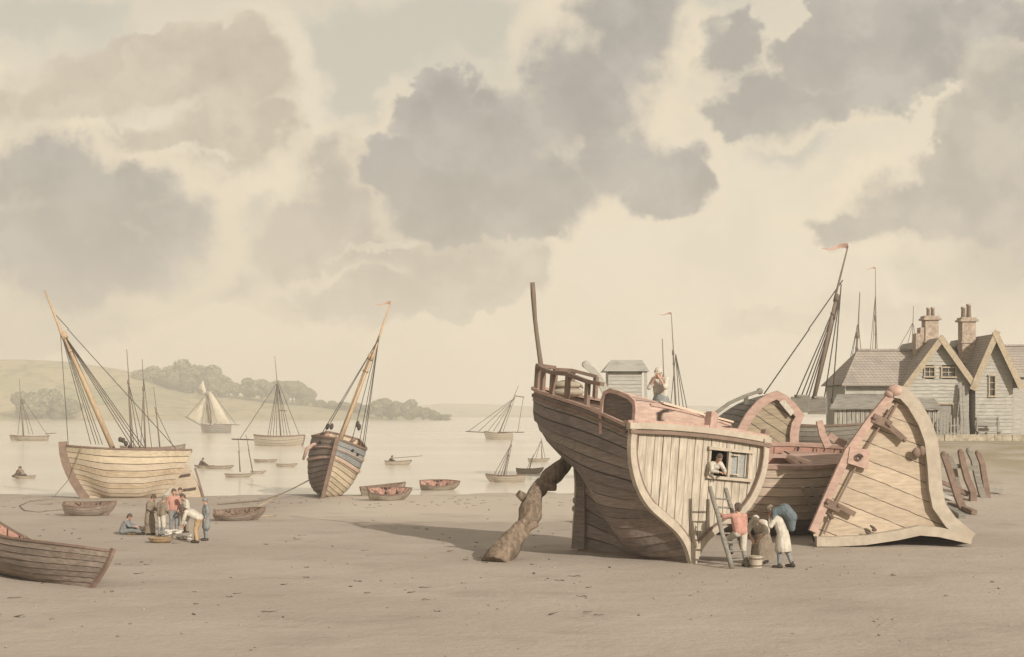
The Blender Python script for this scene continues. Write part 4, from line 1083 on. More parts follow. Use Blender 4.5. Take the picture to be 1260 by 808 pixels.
# cross roofs behind the gables
def cross_roof(root, o, pxa, pxb, py):
    zr = hz(py)-o.z; a, b = hx(pxa)-o.x, hx(pxb)-o.x; rf = MB()
    rf.quad((a, 0.9, 4.6), (b, 0.9, 4.6), (b, 4.6, zr), (a, 4.6, zr)); rf.quad((a, 4.6, zr), (b, 4.6, zr), (b, 8.9, 4.6), (a, 8.9, 4.6))
    rf.path([(a, 4.6, zr+.04), (b, 4.6, zr+.04)], .26, .14); rf.build('cross_roof', M['roof'], root)
    mb = MB(); mb.quad((a, 1.2, 0), (b, 1.2, 0), (b, 1.2, 4.9), (a, 1.2, 4.9)); mb.build('link_wall', M['clap'], root)
cross_roof(ha, oa, 1150, 1199.5, 424); cross_roof(hb_, ob, 1201, 1290, 421)
def chimney(root, o, px0, px1, ptop, pbot, y, pots, step=None):
    mb = MB(); x0, x1 = hx(px0)-o.x, hx(px1)-o.x; zt, zb = hz(ptop)-o.z, hz(pbot)-o.z; wd = x1-x0; cx = (x0+x1)/2
    mb.box((cx, y, (zt+zb)/2-.6), (wd, 1.0, zt-zb+1.2)); mb.box((cx, y, zt+.04), (wd+.34, 1.3, .16)); mb.box((cx, y, zt+.20), (wd+.14, 1.14, .15)); mb.box((cx, y, zb+.35), (wd+.18, 1.16, .14))
    if step:
        for a, b, t in step: mb.box(((hx(a)+hx(b))/2-o.x, y+.05, (hz(t)+zb)/2-o.z/2-.5+o.z*0 if False else ((hz(t)-o.z)+zb)/2-.6), (hx(b)-hx(a), .9, (hz(t)-o.z)-zb+1.2))
    c = mb.build('chimney', M['brick'], root)
    for p0, p1, pt in pots:
        a, b = hx(p0)-o.x, hx(p1)-o.x; q = MB(); z2 = hz(pt)-o.z; q.tube([((a+b)/2, y, zt+.2), ((a+b)/2, y, z2-.15), ((a+b)/2, y, z2-.14), ((a+b)/2, y, z2)], [(b-a)/2, (b-a)/2*.85, (b-a)/2*1.05, (b-a)/2*1.02], 10); q.build('chimney_pot', M['clay'], c)
chimney(ha, oa, 1149.5, 1166, 391, 424, 2.6, [(1153, 1158, 375.5), (1158.6, 1163.6, 375)], [(1138, 1143.6, 407), (1143.7, 1149.4, 401)])
chimney(hb_, ob, 1198, 1215, 392.5, 424, 3.0, [(1199, 1205, 374), (1205.7, 1212, 370.5)])
# planks leaning by the door corner
for k, (px, pt, w) in enumerate(((1180, 470, .2), (1183.5, 474, .16), (1187, 486, .22))):
    b0 = Vector((hx(px-1), HYY-1.0, ground_z(hx(px), HYY-1))); tpp = Vector((hx(px), HYY-.30, hz(pt)))
    s = thing('leaning_plank', ['tallest plank leaning on the house wall right of its door', 'middle plank of the three leaning beside the house door', 'shortest plank leaning at the corner between the two houses'][k], 'plank', b0, group='planks leaning on the house')
    mb = MB(); mb.path([(0, 0, 0), tpp-b0], w, .06, up=(0, 1, 0)); mb.build('board', M['clapdark'], s)
# picket fence before the door
fo = Vector((hx(1156), HYY-2.3, ground_z(hx(1156), HYY-2.3)))
fe = thing('picket_fence', 'short weathered picket fence in front of the boarded house door', 'fence', fo)
for i in range(9):
    x = -.85+i*.24; mb = MB(); h = 1.5+random.uniform(-.15, .6)*(1 if i < 5 else .3); mb.prism([(x-.06, 0, -.1), (x+.06, 0, -.1), (x+.06, 0, h-.1), (x, 0, h), (x-.06, 0, h-.1)], (0, .04, 0)); mb.build('picket', M['clapdark'], fe)
mb = MB(); mb.box((.1, .06, .45), (2.2, .05, .1)); mb.box((.1, .06, 1.0), (2.2, .05, .1)); mb.build('rail', M['clapdark'], fe)
# bench under the narrow window
bo = Vector((hx(1210), HYY-1.1, ground_z(hx(1210), HYY-1)))
be = thing('wall_bench', 'plank bench with a back rail standing under the narrow house window', 'bench', bo)
for nm, c, s in (('seat', (0, 0, .55), (1.7, .5, .07)), ('backrest', (0, .27, 1.1), (1.8, .06, .28)), ('backrest', (0, .27, 1.45), (1.7, .06, .2))): mb = MB(); mb.box(c, s); mb.build(nm, M['clapdark'], be)
for x in (-.75, .75):
    mb = MB(); mb.box((x, -.15, .25), (.1, .1, .6)); mb.build('leg', M['clapdark'], be)
    mb = MB(); mb.box((x, .22, .75), (.11, .1, 1.7)); mb.build('leg', M['clapdark'], be)
# low stone kerb along the bank edge
ko = Vector((hx(1200), HYY-5.5, ground_z(hx(1200), HYY-5.5)))
kw = thing('low_stone_wall', 'low pale stone wall along the top of the bank before the houses', 'wall', ko)
mb = MB(); n = 44
x = -7.5
while x < 9:
    wd = random.uniform(.5, 1.1); mb.box((x+wd/2, random.uniform(-.04, .04), .12), (wd-.03, .5, random.uniform(.5, .62)), m=0, jit=.03); x += wd
mb.build('stones', M['flint'], kw)

# ---------------------------------------------------------------- crane house far behind the big hull
co = ray(771, 500, 112); co.z = ground_z(co.x, 112)
cr = thing('crane_house', 'grey boarded crane hut with a curved jib rising behind the big dark hull', 'hut', co)
def cp(px, py, dy=0): p = ray(px, py, 112)-co; return Vector((p.x, dy, p.z))
x0, x1 = cp(747, 0).x, cp(788, 0).x; zt = cp(0, 456).z; 
mb = MB(); boards(mb, x0, x1, 0.2, rect_fn(x0, x1, zt), -1.3, bh=.3)
for x in (x0, x1): mb.quad((x, -1.3, 0), (x, 1.6, 0), (x, 1.6, zt), (x, -1.3, zt))
mb.quad((x0, 1.6, 0), (x1, 1.6, 0), (x1, 1.6, zt), (x0, 1.6, zt)); mb.build('wall', [M['greyhut'] if 'greyhut' in M else M['clap'], M['clapdark']], cr)
mb = MB(); e0, e1, r0, r1 = cp(740.5, 455).x, cp(796.5, 455).x, cp(752, 442).x, cp(790, 442).x; za = cp(0, 442).z; zb = zt-.05
mb.quad((e0, -1.8, zb), (e1, -1.8, zb), (r1, .1, za), (r0, .1, za)); mb.quad((r0, .1, za), (r1, .1, za), (e1, 2.0, zb), (e0, 2.0, zb)); mb.poly([(e0, -1.8, zb), (r0, .1, za), (e0, 2.0, zb)]); mb.poly([(e1, -1.8, zb), (e1, 2.0, zb), (r1, .1, za)]); mb.poly([(e0, -1.8, zb), (e0, 2, zb), (e1, 2, zb), (e1, -1.8, zb)]); mb.build('roof', M['greyhut'], cr)
mb = MB(); mb.path([cp(792.5, 456, -1.5), cp(792.5, 500, -1.5), cp(792.5, 560, -1.5)], .2, .2, up=(0, 1, 0)); mb.build('corner_post', M['greyhut'], cr)
mb = MB(); mb.path([cp(748, 492, -1.6), cp(742, 478, -1.6), cp(735, 465, -1.6), cp(727, 455, -1.6), cp(720, 450, -1.6), cp(718.5, 447, -1.6)], .5, .62, up=(0, 1, 0), taper=(1.3, .8)); mb.ell(cp(720, 448.5, -1.6), (.36, .3, .32)); mb.build('jib', M['greyhut'], cr)
# ---------------------------------------------------------------- left: pale ship aground
c = hit(146, 613); 
ls, LP = boat('grounded_sloop', 'pale ochre sloop aground at the left with a strongly leaning mast and a hanging rudder', 'ship', c+Vector((0.2, 1.2, -0.12)), 193, 7.7, 3.5, 3.05, heel=5, trim=-1, hull='ochre', upper='cream', uppern=2, inside='inside', trimm='trimd', nS=10, nU=34, lap=0.03, deck='pinkdeck', stem_w=0.34, stem_up=0.25, gun=0.10, tr=0.55, full=1.25, sheer_b=0.10, sheer_s=0.02, rake_b=1.5, rake_s=2.2, pbow=2.6, stern_v=0.6)
Yl = ls.location.y
def rud():
    W = L2(ls); q = [ray(226, 572, Yl+.9), ray(232, 571, Yl+.9), ray(251, 611.5, Yl+.9), ray(204, 612.5, Yl+.9), ray(217, 590, Yl+.9)]
    mb = MB(); mb.prism([W @ p for p in q], W.to_3x3() @ Vector((0, .12, 0))); r = mb.build('rudder', M['ochre'], ls)
    for a, b in (((221, 585), (234, 583)), ((226, 602), (241, 600))):
        m2 = MB(); m2.path([W @ ray(*a, Yl+.84), W @ ray(*b, Yl+.84)], .1, .14); m2.build('rudder_strap', M['iron'], r)
    m2 = MB(); m2.path([W @ ray(240, 575, Yl+.84), W @ ray(250.5, 611, Yl+.84)], .1, .12); m2.build('rudder_edge', M['trimd'], r)
rud()
Ym = Yl
mast(ls, ray(141, 556, Ym), ray(55, 357, Ym), .17, .05, 'mast', cross=.75)
hd = ray(74, 404, Ym)
for a in ((118, 546), (122, 546), (126, 546), (112, 546)): rig_line(ls, ray(a[0], a[1], Ym-1.0), hd, .022)
for a in ((168, 550), (173, 550), (163, 550), (178, 551)): rig_line(ls, ray(a[0], a[1], Ym-1.2), hd, .026)
rig_line(ls, ray(84, 547, Ym-.2), hd, .02, 'stay'); rig_line(ls, ray(220, 555, Ym), ray(66, 385, Ym), .024, 'stay')
W = L2(ls)
for px, py in ((148, 540), (151.5, 541), (155, 545), (160, 549)):
    mb = MB(); mb.ell(W @ ray(px, py, Ym-1.2), (.13, .13, .17)); mb.build('deadeye', M['rope'], ls)
# rope from the bow to the sand
def rope_thing(label, pts, r=.022, loc=None):
    o = pts[-1].copy(); t = thing('mooring_rope', label, 'rope', o, group='mooring ropes on the beach'); mb = MB(); mb.tube([p-o for p in pts], r, 6); mb.build('line', M['ropel'], t); return t
def gh(px, py, dz=.03): p = hit(px, py); p.z += dz; return p
a = ray(101, 548, Ym-1.6); e = gh(62, 618)
rope_thing('thin rope from the pale sloop bow lying in loops on the sand', [a, a.lerp(gh(70, 612), .55)-Vector((0, 0, .35)), gh(64, 614), gh(36, 617), gh(24, 622), gh(30, 628), gh(48, 630), gh(75, 627), gh(98, 630)])

# ---------------------------------------------------------------- centre: hull heeled over, end on
kc = hit(398, 612)
HEEL = -14
cb, CP = boat('heeled_sloop', 'cream sloop, one side coloured dark with shade, heeled end on with a streaming pennant', 'ship', (kc.x-.25, kc.y+3.1, kc.z-0.02), -86, 7.0, 3.6, 3.5, heel=HEEL, hull='cream', upper='bluegrey', uppern=3, shade_side_hull='hulk', inside='insidepink', trimm='trimd', nS=12, nU=30, lap=0.035, deck='pinkdeck', stem_w=.3, stem_up=.12, gun=.12, tr=.6, full=1.3, sheer_b=.10, rake_b=.35, rake_s=.2, pbow=3.2, stern_v=.4)  # starboard strakes dark brown, with that side's shade put into the colour
def cw(p): return (Matrix.Translation(cb.location) @ cb.rotation_euler.to_matrix().to_4x4()) @ Vector(p)
for sd in (1, -1):
    g = MB(); g.path(curve_u(CP, .70, 26, sd, .05, .985, .05), .09, .13); g.path(curve_u(CP, .86, 26, sd, .05, .985, .05), .06, .07); g.build('rubbing_strake', M['pink'], cb)
    q = MB()
    for u, v in ((.78, .9), (.86, .92)): 
        p = CP(u, v); q.ell((p.x, sd*(p.y+.04), p.z), (.16, .06, .10), (0, 0, -.5*sd))
    q.build('hawse_block', M['dark'], cb)
Yc = kc.y+.9
mast(cb, cw((2.0, 0, 3.0)), ray(481, 372, Yc+2), .17, .045, 'mast', cross=.66)
hd = ray(466, 416, Yc+1.4)
for a in ((391, 541), (396, 538)): rig_line(cb, ray(*a, Yc+.8), hd, .024)
for a in ((440, 556), (444, 561), (446, 566), (432, 545)): rig_line(cb, ray(*a, Yc+2), hd, .024)
rig_line(cb, ray(420, 530, Yc-.3), ray(467, 412, Yc+1.4), .02, 'stay')
pennant(cb, ray(481, 373, Yc+2), 1.05, .22)
W = L2(cb)
for px, py in ((403, 524), (408, 524), (442, 525), (440, 521)):
    mb = MB(); mb.ell(W @ ray(px, py, Yc+1), (.13, .13, .22)); mb.build('deadeye', M['rope'], cb)
for k, (pts, nm) in enumerate((([(373, 565), (378, 552), (386, 546), (398, 545)], 'pink'), ([(404, 534), (409, 540), (414, 541)], 'pink'), ([(428, 546), (434, 541), (437, 540)], 'trimd'))):
    mb = MB(); mb.tube([W @ ray(*p, Yc+.1) for p in pts], [.07, .12, .11, .06][:len(pts)], 8, wob=.7); mb.build('hung_cloth' if nm == 'pink' else 'fender', M[nm], cb)
a = ray(380, 590, Yc+.3)
rope_thing('long anchor rope from the heeled sloop across the sand to the small dark dinghy', [(lambda p: Vector((p.x, p.y, max(p.z-.45*math.sin(t*math.pi/12), ground_z(p.x, p.y)+.06, WATER+.05))))(a.lerp(gh(268, 621), t/12)) for t in range(13)], .04)

# ---------------------------------------------------------------- rowing boats on the sand
def rowboat(px, py, heading, L, B, D, label, heel=0, hull='palegrey', inside='inside', trim=0, name='rowing_boat', group='rowing boats drawn up on the sand', **kw):
    c = hit(px, py); c = whit(px, py) if c.z < WATER else c; c.z -= .05
    kw.setdefault('tr', .55); kw.setdefault('nS', 6); kw.setdefault('thwarts', 3)
    return boat(name, label, 'rowing boat', c, heading, L, B, D, heel=heel, trim=trim, hull=hull, inside=inside, group=group, stem_w=.07, stem_up=.06, gun=.06, **kw)
# big brown one, cut by the left edge
c = hit(106, 722)+Vector((-.72, .695, 0))*3.35
fb, FP = boat('rowing_boat', 'large dark brown rowing boat in the near left corner', 'rowing boat', c+Vector((0, 0, -.10)), -44, 8.0, 2.1, 1.02, heel=-19, trim=1, hull='brownboat', inside='insidepink', trimm='trimd', nS=8, nU=30, lap=.022, group='rowing boats drawn up on the sand', stem_w=.11, stem_up=.10, gun=.07, tr=.0, full=1.25, sheer_b=.22, sheer_s=.7, rake_b=.65, rake_s=.75, um=.52, pbow=3.0, thwarts=3)
W = L2(fb)
for k, q in enumerate(((.33, 1), (.36, 1), (.62, 1))):
    p = FP(q[0], 1); mb = MB(); mb.ell((p.x, -p.y, p.z+.10), (.09, .05, .06), (.4, .3, k)); mb.build('thole_pin', M['trimd'], fb)
rowboat(111, 634, 8, 2.5, 1.05, .62, 'small brown dinghy lying under the bow of the pale sloop', heel=10, hull='brownboat', inside='inside')
rowboat(296, 640, 6, 2.35, 1.05, .48, 'flat dark dinghy on the sand right of the group of people', heel=14, hull='brownboat', inside='inside', trim=-4)
rowboat(472, 609, 16, 2.9, 1.15, .62, 'pale dinghy partly hidden behind the red lined rowing boat', heel=10, hull='palegrey', trim=-5)
rowboat(479, 615, 20, 2.6, 1.3, .66, 'pale rowing boat with red lining beside the heeled sloop', heel=20, hull='palegrey', inside='insidepink')
rowboat(541, 602, 6, 2.75, 1.3, .55, 'red lined rowing boat alone at the water edge', heel=19, hull='palegrey', inside='insidepink')
for k, (a, b, lab) in enumerate((((318, 628), (342, 621), 'upper oar sticking out of the flat dark dinghy'), ((318, 636), (340, 634), 'lower oar lying on the sand beside the flat dark dinghy'))):
    A_ = gh(*a, .25 if k == 0 else .05); B_ = gh(*b, .5 if k == 0 else .04); t = thing('oar', lab, 'oar', A_, group='oars by the flat dinghy'); mb = MB(); mb.tube([(0, 0, 0), (B_-A_)*.7, B_-A_], [.025, .025, .022], 6); mb.path([(0, 0, 0), (A_-B_).normalized()*.55], .13, .025); mb.build('shaft', M['mast'], t)

# ---------------------------------------------------------------- boats afloat
def afloat(px, py, wpx, heading, label, cat='boat', name='moored_boat', D=.11, B=.3, hull='palegrey', group='boats on the water', **kw):
    c = whit(px, py); Lw = wpx/F*c.y/max(.35, abs(math.cos(R(heading))))
    kw.setdefault('nS', 5); kw.setdefault('nU', 16); kw.setdefault('thwarts', 2); kw.setdefault('lod', 1); kw.setdefault('tr', .5)
    dp = Lw*D
    c2 = Vector((c.x, c.y, WATER-dp*.25))
    t, P = boat(name, label, cat, c2, heading, Lw, Lw*B, dp*1.25, hull=hull, group=group, stem_w=Lw*.02, stem_up=Lw*.012, gun=Lw*.022, **kw)
    return t, P, c.y
def lines(root, Y, segs, r, name='shroud'):
    for a, b in segs: rig_line(root, ray(*a, Y), ray(*b, Y), r, name)
t, P, Y = afloat(36, 541.5, 46, 182, 'masted boat moored at the left edge beyond the pale sloop', 'sailing boat', 'moored_sloop', deck='pinkdeck', stem_w=.2) if False else afloat(36, 541.5, 46, 182, 'masted boat moored at the left edge beyond the pale sloop', 'sailing boat', 'moored_sloop', deck='pinkdeck')
mast(t, ray(29, 537, Y), ray(24, 466, Y), .16, .05, 'mastd'); lines(t, Y, [((36, 534), (26.5, 490)), ((41, 534), (26.5, 490)), ((58, 534), (26.5, 488)), ((22, 534), (26.3, 490))], .045); rig_line(t, ray(56, 533, Y), ray(69, 532, Y), .07, 'bowsprit')
t, P, Y = afloat(29, 588, 27, 184, 'low rowing boat with two seated people at the left edge of the water', 'rowing boat', 'rowing_boat'); rb_left = (t, Y)
t, P, Y = afloat(251, 575, 24, 178, 'small rowing boat with one person sitting at its left end', 'rowing boat', 'rowing_boat'); rb_mid = (t, Y)
afloat(270, 576, 34, 2, 'empty long punt overlapping the rowing boat with one person', 'rowing boat', 'rowing_boat', D=.09)
t, P, Y = afloat(294, 586.5, 33, 3, 'little boat with two thin masts and a yard', 'sailing boat', 'two_masted_boat')
mast(t, ray(295.5, 580, Y), ray(293, 538, Y), .055, .03, 'mastd'); mast(t, ray(311, 580, Y+1), ray(302.5, 534, Y+1), .05, .03, 'mastd'); rig_line(t, ray(285, 539.5, Y), ray(308, 540, Y), .045, 'yard')
afloat(318, 582, 18, 12, 'tiny dinghy tied against the little two masted boat', 'rowing boat', 'rowing_boat', D=.15)
afloat(327, 568, 28, -4, 'slim empty rowing boat below the moored sloop, farther of two', 'rowing boat', 'rowing_boat', D=.10)
afloat(353, 573.5, 25, 3, 'slim empty rowing boat below the moored sloop, nearer of two', 'rowing boat', 'rowing_boat', D=.12)
t, P, Y = afloat(490, 571.5, 32, 8, 'rowing boat with a rower and a long oar in mid channel', 'rowing boat', 'rowing_boat', D=.14); rb_oar = (t, Y)
# white sailed boat under way
t, P, Y = afloat(266, 532, 36, 183, 'sailing boat with pale sails set below the hilltop trees', 'sailing boat', 'sailing_boat', hull='greywood', D=.24, deck='pinkdeck')
mast(t, ray(259, 522, Y), ray(253, 482, Y), .16, .08, 'mastd')
def sail(root, q, Y, bulge=.6, mat='sail'):
    W = L2(root); mb = MB(); rows = []; n = 6
    for i in range(n+1):
        row = []
        for j in range(n+1):
            s, u = i/n, j/n
            p = ray(*q[0], Y).lerp(ray(*q[1], Y), s).lerp(ray(*q[3], Y).lerp(ray(*q[2], Y), s), u); p += Vector((0, -bulge*math.sin(s*math.pi)*math.sin(u*math.pi), 0)); row.append(W @ p)
        rows.append(row)
    mb.grid(rows, 0, True); off = W.to_3x3() @ Vector((0, .04, 0)); mb.grid([[p+off for p in r] for r in rows], 0, True, flip=True); return mb.build('sail', M[mat], root)
sail(t, [(256, 484), (260, 480), (284, 521), (262, 522)], Y); sail(t, [(254, 486), (251, 490), (232, 512), (246, 519)], Y); sail(t, [(244, 476), (250, 467), (254, 482), (250, 484)], Y); sail(t, [(254.5, 484), (257, 484), (261, 520), (252, 520)], Y+1)
rig_line(t, ray(262, 521, Y), ray(295, 522, Y), .1, 'boom'); rig_line(t, ray(248, 523, Y), ray(228, 512, Y), .1, 'bowsprit'); rig_line(t, ray(230, 512, Y), ray(254, 484, Y), .06, 'stay'); rig_line(t, ray(290, 521, Y), ray(260, 481, Y), .06, 'leech_rope')
lines(t, Y-1, [((249, 519), (254, 484)), ((257, 519), (255, 484)), ((267, 519), (256, 484))], .05)
# moored sloop
t, P, Y = afloat(344, 548, 61, 1, 'moored sloop with bare mast, full shrouds and bowsprit in mid water', 'sailing boat', 'moored_sloop', hull='palegrey', D=.19, deck='pinkdeck', sheer_b=.12, sheer_s=.12); sloop_c = (t, Y)
mast(t, ray(346, 541, Y), ray(338, 437, Y), .13, .04, 'mastd', cross=.68)
lines(t, Y-.8, [((329, 538), (341, 472)), ((332, 538), (341, 472)), ((336, 538), (341.5, 472)), ((340, 538), (341.5, 472))], .045); lines(t, Y+.8, [((350, 538), (342, 472)), ((354, 538), (342, 472)), ((358, 538), (342, 472))], .045)
lines(t, Y, [((369, 536), (342, 468)), ((295, 539.5), (341, 470))], .05, 'stay'); rig_line(t, ray(331, 541, Y), ray(286, 539.5, Y), .1, 'bowsprit'); rig_line(t, ray(344, 504, Y), ray(353, 505, Y), .06, 'crosstree')
# boat in full outline sails
t, P, Y = afloat(614, 540, 35, 180, 'sloop with long bowsprit and furled gaff just left of the big hull', 'sailing boat', 'moored_sloop', D=.22, deck='pinkdeck')
mast(t, ray(613, 535, Y), ray(638, 474, Y), .14, .06, 'mastd'); lines(t, Y, [((576, 530), (633, 489)), ((589, 530), (633, 489)), ((600, 530), (634, 488)), ((607, 530), (634, 487)), ((619, 530), (634, 487)), ((644, 488), (637, 531))], .055); rig_line(t, ray(600, 531.5, Y), ray(573, 530, Y), .1, 'bowsprit'); rig_line(t, ray(612, 531, Y), ray(645, 531, Y), .1, 'boom'); rig_line(t, ray(633, 486, Y), ray(645, 488, Y), .09, 'gaff')
t, P, Y = afloat(622, 592.5, 48, 178, 'nearest small masted boat left of the log propped hull', 'sailing boat', 'moored_sloop', D=.16)
mast(t, ray(619, 588, Y), ray(630, 540, Y), .06, .03, 'mastd'); lines(t, Y, [((607, 585), (629, 546)), ((612, 585), (629, 546)), ((622, 585), (629.5, 546)), ((616, 585), (629, 546))], .022)
t, P, Y = afloat(652, 582, 33, 4, 'middle small boat of the three between log and open water', 'sailing boat', 'moored_sloop', D=.17)
mast(t, ray(651, 578, Y), ray(655, 563, Y), .05, .03, 'mastd'); lines(t, Y, [((648, 577), (657, 558))], .02)
t, P, Y = afloat(663, 567.5, 26, 0, 'farthest small boat of the three, close under the big hull', 'sailing boat', 'moored_sloop', D=.13)
mast(t, ray(667, 565, Y), ray(666, 538, Y), .06, .03, 'mastd'); lines(t, Y, [((655, 564), (666, 541)), ((659, 564), (666, 541)), ((671, 564), (666.4, 541))], .025)
# masts standing behind other things: each a boat of its own
def behind(px, Ym, zw, Lb, top, foot, label, extra=(), flag=None, heading=4, ret=False, mr=.14, hull='greywood', group='masted boats half hidden behind others'):
    X = (px-630)/F*Ym
    t, P = boat('moored_sloop', label, 'sailing boat', (X, Ym, zw), heading, Lb, Lb*.3, Lb*.2, hull=hull, group=group, nS=6, nU=18, lod=1, deck='pinkdeck', tr=.5, stem_w=.16, gun=.12)
    mast(t, ray(*foot, Ym), ray(*top, Ym), mr, mr*.35, 'mastd', cross=.7)
    lines(t, Ym, extra, .04)
    if flag: pennant(t, ray(*top, Ym), flag, flag*.2)
    return t
behind(166, 152, WATER-.3, 7.5, (156, 429), (162, 553), 'boat whose mast rises highest behind the pale sloop, leftmost of two', [((172, 553), (158, 470)), ((165, 553), (158, 470)), ((180, 553), (158, 470))], mr=.10)
behind(188, 168, WATER-.3, 7.5, (175, 441), (179, 553), 'boat with a tall and a short mast behind the stern of the pale sloop', [((173, 553), (177, 468)), ((187, 553), (177, 468)), ((215, 553), (190, 500))], mr=.11)
mast(bpy.data.objects[[o.name for o in bpy.data.objects if o.get('label') == 'boat with a tall and a short mast behind the stern of the pale sloop'][0]], ray(197, 552, 168), ray(189, 475, 168), .09, .04, 'mastd')
t = behind(824, 132, WATER-.3, 9, (826, 386), (833, 530), 'boat hidden behind the deck woman, only its two masts showing', [((845, 530), (831.5, 435)), ((851, 530), (831.5, 435)), ((838, 530), (831.5, 435)), ((822, 530), (831.5, 435))], flag=1.15, mr=.09)
mast(t, ray(818, 530, 132), ray(815, 416, 132), .085, .04, 'mastd')
g4 = ground_z(22, 86)
t = behind(1000, 86, g4, 6.5, (1043.5, 303), (999, 500), 'grey boat with a tall raking mast and streamer behind the arched stern', [((940, 484), (1037, 345)), ((975, 497), (1034, 362)), ((982, 497), (1034, 362)), ((988, 497), (1034, 362)), ((1002, 495), (1034, 362)), ((1024, 492), (1035, 350)), ((1013, 497), (1034, 362)), ((992, 497), (1034, 362))], flag=1.7, heading=160, mr=.13)
mb = MB(); W = L2(t); mb.ell(W @ ray(1026, 390, 86), (.12, .12, .25)); mb.ell(W @ ray(1024, 492, 86), (.1, .1, .2)); mb.build('block', M['rope'], t)
for a in ((985, 494), (1006, 496)):
    mb = MB(); mb.box(W @ ray(a[0], a[1]+3, 86), (1.1, .8, 1.0)); mb.path([W @ (ray(a[0]-6, a[1]-8, 86)), W @ (ray(a[0]+8, a[1]-7.5, 86))], .9, .12); mb.build('deck_hatch', M['greywood'], t)
behind(1052, 165, WATER-.3, 11, (1058, 360), (1049, 520), 'moored boat whose dark mast stands just left of the tiled wing roof', [((1033, 500), (1055, 400)), ((1038, 500), (1055, 400)), ((1063, 470), (1056.5, 400)), ((1045, 500), (1056, 400))], mr=.16)
behind(1076, 190, WATER-.3, 11, (1077, 330), (1078, 520), 'moored boat whose thin flagged mast stands above the hipped roof end', [((1064, 500), (1077, 365)), ((1070, 500), (1077, 365)), ((1082, 500), (1077, 365))], flag=1.4, mr=.11)
behind(1120, 200, WATER-.3, 10, (1124, 377), (1119, 520), 'moored boat whose small mast top shows above the tiled wing ridge', [((1092, 450), (1123, 398)), ((1110, 450), (1123, 398)), ((1134, 450), (1123.5, 398))], mr=.12)

# ---------------------------------------------------------------- old ship timbers at the right
for k, (pts, w, lab) in enumerate([
        ([(1161, 558), (1166, 572), (1172, 590), (1179, 612), (1186, 628)], .30, 'leftmost curved ship rib standing in the timber heap'),
        ([(1168, 560), (1174, 575), (1177, 592), (1182, 606)], .24, 'short ship rib behind the leftmost one in the timber heap'),
        ([(1182, 555), (1185, 570), (1190, 588), (1197, 604), (1197, 616)], .30, 'forked ship rib in the middle of the timber heap'),
        ([(1192, 553), (1198, 566), (1202, 585), (1207, 604), (1210, 612)], .28, 'ship rib right of the middle one in the timber heap'),
        ([(1203, 556), (1208, 568), (1211, 586), (1214, 604)], .26, 'rightmost upright ship rib of the timber heap')]):
    base = gh(pts[-1][0], max(pts[-1][1], 612), 0); Yk = base.y
    s = thing('ship_rib', lab, 'timber', base, group='old ship ribs standing in a heap'); mb = MB()
    mb.path([ray(x, y, Yk+.015*(base.z-0))-base for x, y in pts]+[Vector((.05, 0, -.1))], w, w*.9, up=(0, 1, 0), taper=(.9, 1.15)); mb.ell(ray(*pts[0], Yk)-base, (w*.55, w*.5, w*.5)); mb.build('timber', M['greywood'] if k % 2 else M['trimd'], s)
for k, (a, b, w, lab) in enumerate([((1153, 571), (1196, 575), .3, 'highest plank lying across the ship ribs'), ((1153, 590), (1190, 607), .32, 'middle plank lying behind the ship ribs'), ((1156, 607), (1190, 622), .3, 'low plank lying behind the ship ribs'), ((1156, 622), (1184, 638), .3, 'front log on the sand reaching toward the tilted stern spur'), ((1168, 622), (1199, 633), .26, 'right log lying on the sand before the ship ribs'), ((1217, 606), (1234, 607), .36, 'short loose log lying right of the ship ribs')]):
    if k < 3: base = gh(a[0], 618, 0); A_ = ray(*a, base.y+.5); B_ = ray(*b, base.y+.7)
    else: A_ = gh(*a, .12); B_ = gh(*b, .12); base = gh(*a, 0)
    s = thing('timber_baulk', lab, 'timber', base, group='loose timbers round the ship ribs'); mb = MB()
    mb.path([A_-base, (A_+B_)/2-base+Vector((0, 0, .04)), B_-base], w, w*.7, taper=(.8, 1.1)); mb.build('timber', [M['greywood'], M['trimd'], M['clap']][k % 3], s)
# ---------------------------------------------------------------- people
def remesh(mb, name, mat, parent, voxel=.011, smooth=3):
    me = mb.mesh(name+'_raw', mat); o = bpy.data.objects.new('raw', me); COL.objects.link(o)
    md = o.modifiers.new('r', 'REMESH'); md.mode = 'VOXEL'; md.voxel_size = voxel; md.use_smooth_shade = True
    ms = o.modifiers.new('s', 'SMOOTH'); ms.factor = .5; ms.iterations = smooth
    dg = bpy.context.evaluated_depsgraph_get(); ev = o.evaluated_get(dg)
    m2 = bpy.data.meshes.new_from_object(ev); m2.name = name
    bpy.data.objects.remove(o); bpy.data.meshes.remove(me)
    m2.materials.clear(); m2.materials.append(mat)
    ob = bpy.data.objects.new(name, m2); COL.objects.link(ob); ob.parent = parent; return ob
V = Vector
STAND = dict(pel=(0, 0, .93), che=(0, 0, 1.27), nk=(.01, 0, 1.46), hd=(.04, 0, 1.61), sL=(0, .18, 1.40), sR=(0, -.18, 1.40), eL=(-.03, .25, 1.13), eR=(-.03, -.25, 1.13), wL=(.07, .24, .90), wR=(.07, -.24, .90),
             hL=(0, .09, .90), hR=(0, -.09, .90), kL=(.03, .10, .49), kR=(.03, -.10, .49), aL=(0, .11, .08), aR=(0, -.11, .08))
def pose(**k): d = dict(STAND); d.update(k); return d
LOOKDOWN = pose(che=(.03, 0, 1.27), nk=(.09, 0, 1.44), hd=(.17, 0, 1.56), sL=(.05, .18, 1.38), sR=(.05, -.18, 1.38), eL=(.06, .25, 1.12), eR=(.06, -.25, 1.12), wL=(.24, .16, 1.0), wR=(.24, -.16, 1.0))
